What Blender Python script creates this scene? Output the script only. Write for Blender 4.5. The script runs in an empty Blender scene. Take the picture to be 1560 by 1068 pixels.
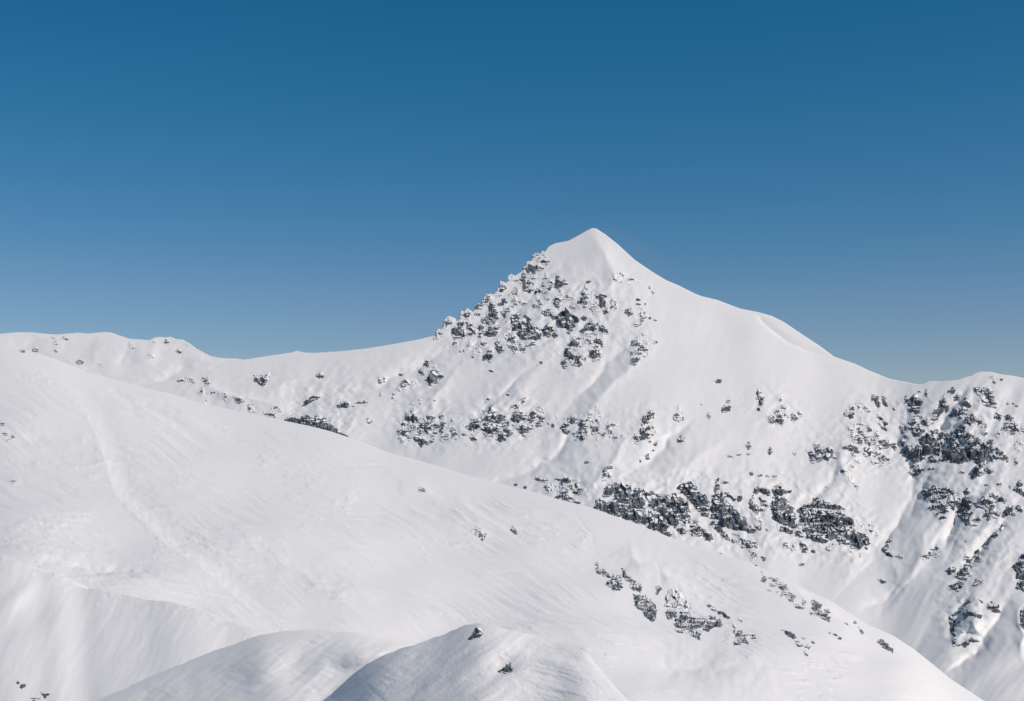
import bpy, math, random
import numpy as np

# ----------------------------------------------------------------- basics
scene = bpy.context.scene
COL = scene.collection
FPX = 2167.0                    # focal length in photo pixels (50 mm on 36 mm film)
CX, CY = 780.0, 534.0
HORIZON = 720.0                 # photo row of eye level
PITCH = math.atan((HORIZON - CY) / FPX)
cp, sp = math.cos(PITCH), math.sin(PITCH)
rng = np.random.default_rng(7)

def ray(u, v):
    """world direction through a photo pixel, scaled so that its y is 1"""
    x = (u - CX) / FPX
    y = (CY - v) / FPX
    wy = cp - y * sp
    wz = sp + y * cp
    return x / wy, wz / wy

def point(u, v, Y):
    a, b = ray(u, v)
    return np.stack([a * Y, Y + 0 * a, b * Y], -1)

def sstep(a, b, x):
    t = np.clip((x - a) / (b - a), 0, 1)
    return t * t * (3 - 2 * t)

# ----------------------------------------------------------------- noise
def _hash(ix, iy, seed):
    h = (ix.astype(np.int64) * 374761393 + iy.astype(np.int64) * 668265263 + seed * 1442695041) & 0x7fffffff
    h = ((h ^ (h >> 13)) * 1274126177) & 0x7fffffff
    return (h ^ (h >> 16)) & 0xffff

def gnoise(x, y, seed=0):
    x = np.asarray(x, float); y = np.asarray(y, float)
    ix = np.floor(x); iy = np.floor(y)
    fx = x - ix; fy = y - iy
    def g(ox, oy):
        a = _hash(ix + ox, iy + oy, seed) * (2 * math.pi / 65536)
        return np.cos(a) * (fx - ox) + np.sin(a) * (fy - oy)
    w = fx * fx * fx * (fx * (fx * 6 - 15) + 10)
    q = fy * fy * fy * (fy * (fy * 6 - 15) + 10)
    n0 = g(0, 0) * (1 - w) + g(1, 0) * w
    n1 = g(0, 1) * (1 - w) + g(1, 1) * w
    return (n0 * (1 - q) + n1 * q) * 1.5

def fbm(x, y, octv=4, seed=0, gain=.5):
    s = 0; a = 1
    for k in range(octv):
        s = s + a * gnoise(x * 2 ** k + 17.3 * k, y * 2 ** k - 9.1 * k, seed + k * 31)
        a *= gain
    return s

def ridged(x, y, octv=3, seed=0):
    s = 0; a = 1
    for k in range(octv):
        s = s + a * (1 - 2 * np.abs(gnoise(x * 2 ** k + 5.7 * k, y * 2 ** k + 3.3 * k, seed + 13 * k)))
        a *= .5
    return s

def rot(u, v, deg):
    """along / across coordinates for a direction deg from straight down, towards the left"""
    a = math.radians(deg)
    du, dv = -math.sin(a), math.cos(a)
    return u * du + v * dv, u * dv - v * du

def dpoly(u, v, pts):
    """distance to a polyline, with the signed side (+ right of travel) and the fraction along it"""
    best = np.full(np.shape(u), 1e9); side = np.zeros(np.shape(u)); fr = np.zeros(np.shape(u))
    n = len(pts) - 1
    for i in range(n):
        (x0, y0), (x1, y1) = pts[i], pts[i + 1]
        dx, dy = x1 - x0, y1 - y0
        L2 = dx * dx + dy * dy
        t = np.clip(((u - x0) * dx + (v - y0) * dy) / L2, 0, 1)
        ex, ey = u - x0 - t * dx, v - y0 - t * dy
        d = np.hypot(ex, ey)
        m = d < best
        best = np.where(m, d, best)
        side = np.where(m, np.sign(dx * ey - dy * ex), side)
        fr = np.where(m, (i + t) / n, fr)
    return best, side, fr

def stroke(u, v, pts, w, amp, wp=1.0):
    """a rounded rib (amp > 0) or gully (amp < 0) along a polyline, fading at both ends"""
    wx = 9 * gnoise(u / 38, v / 38, 201) + 3 * gnoise(u / 13, v / 13, 202); wy = 9 * gnoise(u / 38, v / 38, 203) + 3 * gnoise(u / 13, v / 13, 204)
    q = min(1.0, w / 14.0) * wp
    d, s, f = dpoly(u + wx * q, v + wy * q, pts)
    w = w * (.75 + .5 * f)
    k = np.exp(-(d / w) ** 2) if wp < .5 else np.exp(-(np.sqrt(d * d + (.1 * w) ** 2) - .1 * w) / (.75 * w))
    return amp * k * sstep(0, .5, f) * sstep(1, .55, f)

def nstroke(u, v, pts, w, amp):
    return stroke(u, v, pts, w, amp, .2)

def step_edge(u, v, pts, w, amp):
    """a little wind lip: ground on one side of the line (left of travel) stands higher, easing out over w"""
    d, s, f = dpoly(u, v, pts)
    return amp * np.where(s < 0, np.exp(-d / w), np.exp(-d / (w * .12)) ) * sstep(0, .2, f) * sstep(1, .8, f)

def curve(pts):
    xs = np.array([p[0] for p in pts], float); ys = np.array([p[1] for p in pts], float)
    return lambda u: np.interp(u, xs, ys)

def smooth_curve(f, sigma, lo=-400, hi=2000):
    """the same curve without its kinks"""
    x = np.arange(lo, hi + 1.0)
    k = np.exp(-.5 * (np.arange(-3 * sigma, 3 * sigma + 1) / sigma) ** 2); k /= k.sum()
    n = len(k) // 2
    y = f(x); y = np.concatenate([y[0] + (y[1] - y[0]) * np.arange(-n, 0), y, y[-1] + (y[-1] - y[-2]) * np.arange(1, n + 1)])
    y = np.convolve(y, k, 'valid')
    return lambda u: np.interp(u, x, y)

# ----------------------------------------------------------------- mesh output
def mesh_obj(name, V, F, mat, smooth=True, parent=None, loc=None, mats=None, attr=None):
    me = bpy.data.meshes.new(name)
    V = np.asarray(V, np.float32)
    if loc is not None:
        V = V - np.asarray(loc, np.float32)
    F = np.asarray(F, np.int32)
    k = F.shape[1]
    me.vertices.add(len(V)); me.vertices.foreach_set('co', V.ravel())
    me.loops.add(F.size); me.loops.foreach_set('vertex_index', F.ravel())
    me.polygons.add(len(F))
    me.polygons.foreach_set('loop_start', np.arange(0, F.size, k, dtype=np.int32))
    me.polygons.foreach_set('use_smooth', np.full(len(F), smooth))
    if attr is not None:
        for nm, arr in attr.items():
            at = me.attributes.new(nm, 'FLOAT', 'POINT')
            at.data.foreach_set('value', np.asarray(arr, np.float32))
    me.update(calc_edges=True); me.validate()
    me.materials.append(mat)
    o = bpy.data.objects.new(name, me)
    COL.objects.link(o)
    if loc is not None and parent is None:
        o.location = [float(c) for c in loc]
    if parent is not None:
        o.parent = parent
    return o

def grid_faces(nr, nc):
    i = np.arange(nr - 1)[:, None] * nc + np.arange(nc - 1)[None, :]
    i = i.ravel()
    return np.stack([i, i + nc, i + nc + 1, i + 1], -1)

def tag(o, label=None, cat=None, group=None, kind=None):
    if label: o['label'] = label
    if cat: o['category'] = cat
    if group: o['group'] = group
    if kind: o['kind'] = kind
    return o

# ----------------------------------------------------------------- materials
def nodes_of(name):
    m = bpy.data.materials.new(name); m.use_nodes = True
    nt = m.node_tree; nt.nodes.clear()
    out = nt.nodes.new('ShaderNodeOutputMaterial')
    p = nt.nodes.new('ShaderNodeBsdfPrincipled')
    nt.links.new(p.outputs[0], out.inputs[0])
    return m, nt, p

def add(nt, typ, **kw):
    n = nt.nodes.new(typ)
    for k, v in kw.items(): setattr(n, k, v)
    return n

def noise(nt, vec, scale, detail=4, rough=.55, dist=0):
    n = add(nt, 'ShaderNodeTexNoise')
    n.inputs['Scale'].default_value = scale; n.inputs['Detail'].default_value = detail
    n.inputs['Roughness'].default_value = rough; n.inputs['Distortion'].default_value = dist
    nt.links.new(vec, n.inputs['Vector'])
    return n

SNOW_COL = (.885, .85, .815)
def snow_material(name, grain, strength, dist, stretch=None, rotz=0, fine=.1):
    m, nt, p = nodes_of(name)
    geo = add(nt, 'ShaderNodeNewGeometry')
    vec = geo.outputs['Position']
    if stretch:
        mp = add(nt, 'ShaderNodeMapping'); mp.inputs['Scale'].default_value = stretch
        mp.inputs['Rotation'].default_value = (0, 0, math.radians(rotz))
        nt.links.new(vec, mp.inputs['Vector']); vec = mp.outputs[0]
    n = noise(nt, vec, 1 / grain, 5, .6)
    b = add(nt, 'ShaderNodeBump'); b.inputs['Strength'].default_value = strength
    b.inputs['Distance'].default_value = dist
    nf = noise(nt, vec, 4.6 / grain, 4, .65)
    ad = add(nt, 'ShaderNodeMath', operation='MULTIPLY_ADD'); ad.inputs[1].default_value = fine
    nt.links.new(nf.outputs['Fac'], ad.inputs[0]); nt.links.new(n.outputs['Fac'], ad.inputs[2])
    nt.links.new(ad.outputs[0], b.inputs['Height'])
    nt.links.new(b.outputs[0], p.inputs['Normal'])
    n2 = noise(nt, geo.outputs['Position'], .35 / grain, 3, .5)
    mx = add(nt, 'ShaderNodeMix', data_type='RGBA')
    mx.inputs['A'].default_value = (SNOW_COL[0] * .975, SNOW_COL[1] * .975, SNOW_COL[2] * .98, 1)
    mx.inputs['B'].default_value = (*SNOW_COL, 1)
    nt.links.new(n2.outputs['Fac'], mx.inputs['Factor'])
    nt.links.new(mx.outputs['Result'], p.inputs['Base Color'])
    p.inputs['Roughness'].default_value = .65
    p.inputs['Specular IOR Level'].default_value = .25
    return m

def rock_material(name, size, cover):
    """dark schist with snow lying on its flatter facets and caught in its cracks; size = metres of one facet"""
    m, nt, p = nodes_of(name)
    geo = add(nt, 'ShaderNodeNewGeometry')
    pos = geo.outputs['Position']
    sepn = add(nt, 'ShaderNodeSeparateXYZ'); nt.links.new(geo.outputs['Normal'], sepn.inputs[0])
    big = noise(nt, pos, 1 / (size * 2.2), 3, .5)
    mid = noise(nt, pos, 1 / (size * 1.25), 1.5, .5, .6)
    mp = add(nt, 'ShaderNodeMapping'); mp.inputs['Scale'].default_value = (.38, .38, 2.2)
    mp.inputs['Rotation'].default_value = (0, math.radians(16), 0)
    nt.links.new(pos, mp.inputs['Vector'])
    strat = noise(nt, mp.outputs[0], 1 / (size * 1.05), 1.5, .5, .5)
    at = add(nt, 'ShaderNodeAttribute', attribute_name='bare')
    def math_(op, a, b=None, clamp=False):
        n = add(nt, 'ShaderNodeMath', operation=op, use_clamp=clamp)
        for i, x in enumerate((a, b)):
            if x is None: continue
            if isinstance(x, (int, float)): n.inputs[i].default_value = x
            else: nt.links.new(x, n.inputs[i])
        return n.outputs[0]
    # snow lies where the facet is flat enough, more on ledges between strata
    s = math_('MULTIPLY', sepn.outputs['Z'], 1.15)
    s = math_('ADD', s, math_('MULTIPLY', math_('SUBTRACT', mid.outputs['Fac'], .5), 1.5))
    s = math_('ADD', s, math_('MULTIPLY', math_('SUBTRACT', strat.outputs['Fac'], .5), 2.3))
    s = math_('ADD', s, math_('MULTIPLY', math_('SUBTRACT', big.outputs['Fac'], .5), .9))
    s = math_('SUBTRACT', s, at.outputs['Fac'])
    ramp = add(nt, 'ShaderNodeMapRange'); ramp.interpolation_type = 'SMOOTHSTEP'
    ramp.inputs['From Min'].default_value = cover - .10; ramp.inputs['From Max'].default_value = cover + .12
    nt.links.new(s, ramp.inputs['Value'])
    rc = add(nt, 'ShaderNodeValToRGB')
    rc.color_ramp.elements[0].position = .3; rc.color_ramp.elements[0].color = (.046, .057, .068, 1)
    rc.color_ramp.elements[1].position = .75; rc.color_ramp.elements[1].color = (.225, .24, .255, 1)
    fine = noise(nt, pos, 1 / (size * .55), 4, .6)
    tone = add(nt, 'ShaderNodeAttribute', attribute_name='tone')
    nt.links.new(math_('ADD', math_('MULTIPLY', fine.outputs['Fac'], .7), math_('MULTIPLY', tone.outputs['Fac'], .32)), rc.inputs['Fac'])
    mx = add(nt, 'ShaderNodeMix', data_type='RGBA')
    nt.links.new(ramp.outputs[0], mx.inputs['Factor'])
    nt.links.new(rc.outputs['Color'], mx.inputs['A']); mx.inputs['B'].default_value = (*SNOW_COL, 1)
    nt.links.new(mx.outputs['Result'], p.inputs['Base Color'])
    p.inputs['Roughness'].default_value = .8; p.inputs['Specular IOR Level'].default_value = .2
    bh = math_('ADD', math_('MULTIPLY', fine.outputs['Fac'], .7), math_('MULTIPLY', mid.outputs['Fac'], 1.0))
    b = add(nt, 'ShaderNodeBump'); b.inputs['Strength'].default_value = .6; b.inputs['Distance'].default_value = size * .25
    nt.links.new(bh, b.inputs['Height']); nt.links.new(b.outputs[0], p.inputs['Normal'])
    return m

M_SNOW_FAR = snow_material('far_snow', 16, .16, 1.6)
M_SNOW_MID = snow_material('wind_packed_snow', 2.6, .42, .42, (.42, 1.7, 1), 24, .30)
M_SNOW_NEAR = snow_material('drifted_snow', .9, .30, .12, (.5, 1.5, 1), 35, .22)

# ----------------------------------------------------------------- rock outlines (coordinates of enlarged photo crops: x0, y0, scale)
CROPS = dict(A1=(650, 410, 9.981), A2=(740, 370, 9.981), A3=(790, 440, 9.981), A4=(860, 390, 9.981), A5=(680, 470, 9.981), A6=(840, 470, 7.795),
    A7=(570, 540, 9.981), A8=(590, 600, 9.981), B1=(700, 590, 9.981), B2=(840, 600, 9.981), B3=(950, 600, 9.981), B4=(780, 690, 9.981),
    B5=(900, 720, 9.981), B6=(1020, 710, 9.981), B7=(1130, 680, 9.981), B8=(1180, 740, 9.981), C1=(1080, 570, 7.795), C2=(1220, 590, 9.981),
    C3=(1270, 640, 9.981), C4=(1360, 570, 9.981), C5=(1360, 640, 9.981), C6=(1404, 560, 9.981), C7=(1404, 650, 9.981), C8=(1390, 720, 9.129),
    D1=(1330, 800, 6.783), D2=(1404, 880, 9.981), D3=(890, 840, 9.981), D4=(1000, 880, 9.981), D5=(1140, 850, 9.981), D6=(1170, 900, 7.419),
    D7=(1060, 790, 9.981), D8=(420, 590, 9.981), E1=(0, 480, 3.5455), E2=(360, 480, 3.815), E5=(360, 860, 2.6), E6=(300, 660, 2.6), E7=(0, 800, 3.9))
def piece_outline(txt, crop):
    x0, y0, k = CROPS[crop]
    txt = txt.strip()
    if txt[0] == 'e':
        cx, cy, rx, ry, an = [float(t) for t in txt[1:].split()]
        th = np.arange(9) * 2 * math.pi / 9
        rr = 1 + .16 * np.sin(th * 2 + cx) + .10 * np.sin(th * 3 + cy)
        ex, ey = rx * rr * np.cos(th), ry * rr * np.sin(th)
        a = math.radians(an)
        p = np.stack([cx + ex * math.cos(a) - ey * math.sin(a), cy + ex * math.sin(a) + ey * math.cos(a)], -1)
    else:
        p = np.array([[float(t) for t in q.split(',')] for q in txt.split()])
    return p / k + np.array([x0, y0])

def poly_sd(u, v, p):
    d = np.full(u.shape, 1e9); inside = np.zeros(u.shape, bool)
    n = len(p)
    for i in range(n):
        x0, y0 = p[i]; x1, y1 = p[(i + 1) % n]
        dx, dy = x1 - x0, y1 - y0
        t = np.clip(((u - x0) * dx + (v - y0) * dy) / max(dx * dx + dy * dy, 1e-9), 0, 1)
        d = np.minimum(d, np.hypot(u - x0 - t * dx, v - y0 - t * dy))
        if y0 != y1:
            inside ^= ((y0 > v) != (y1 > v)) & (u < (x1 - x0) * (v - y0) / (y1 - y0) + x0)
    return np.where(inside, d, -d)

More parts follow.
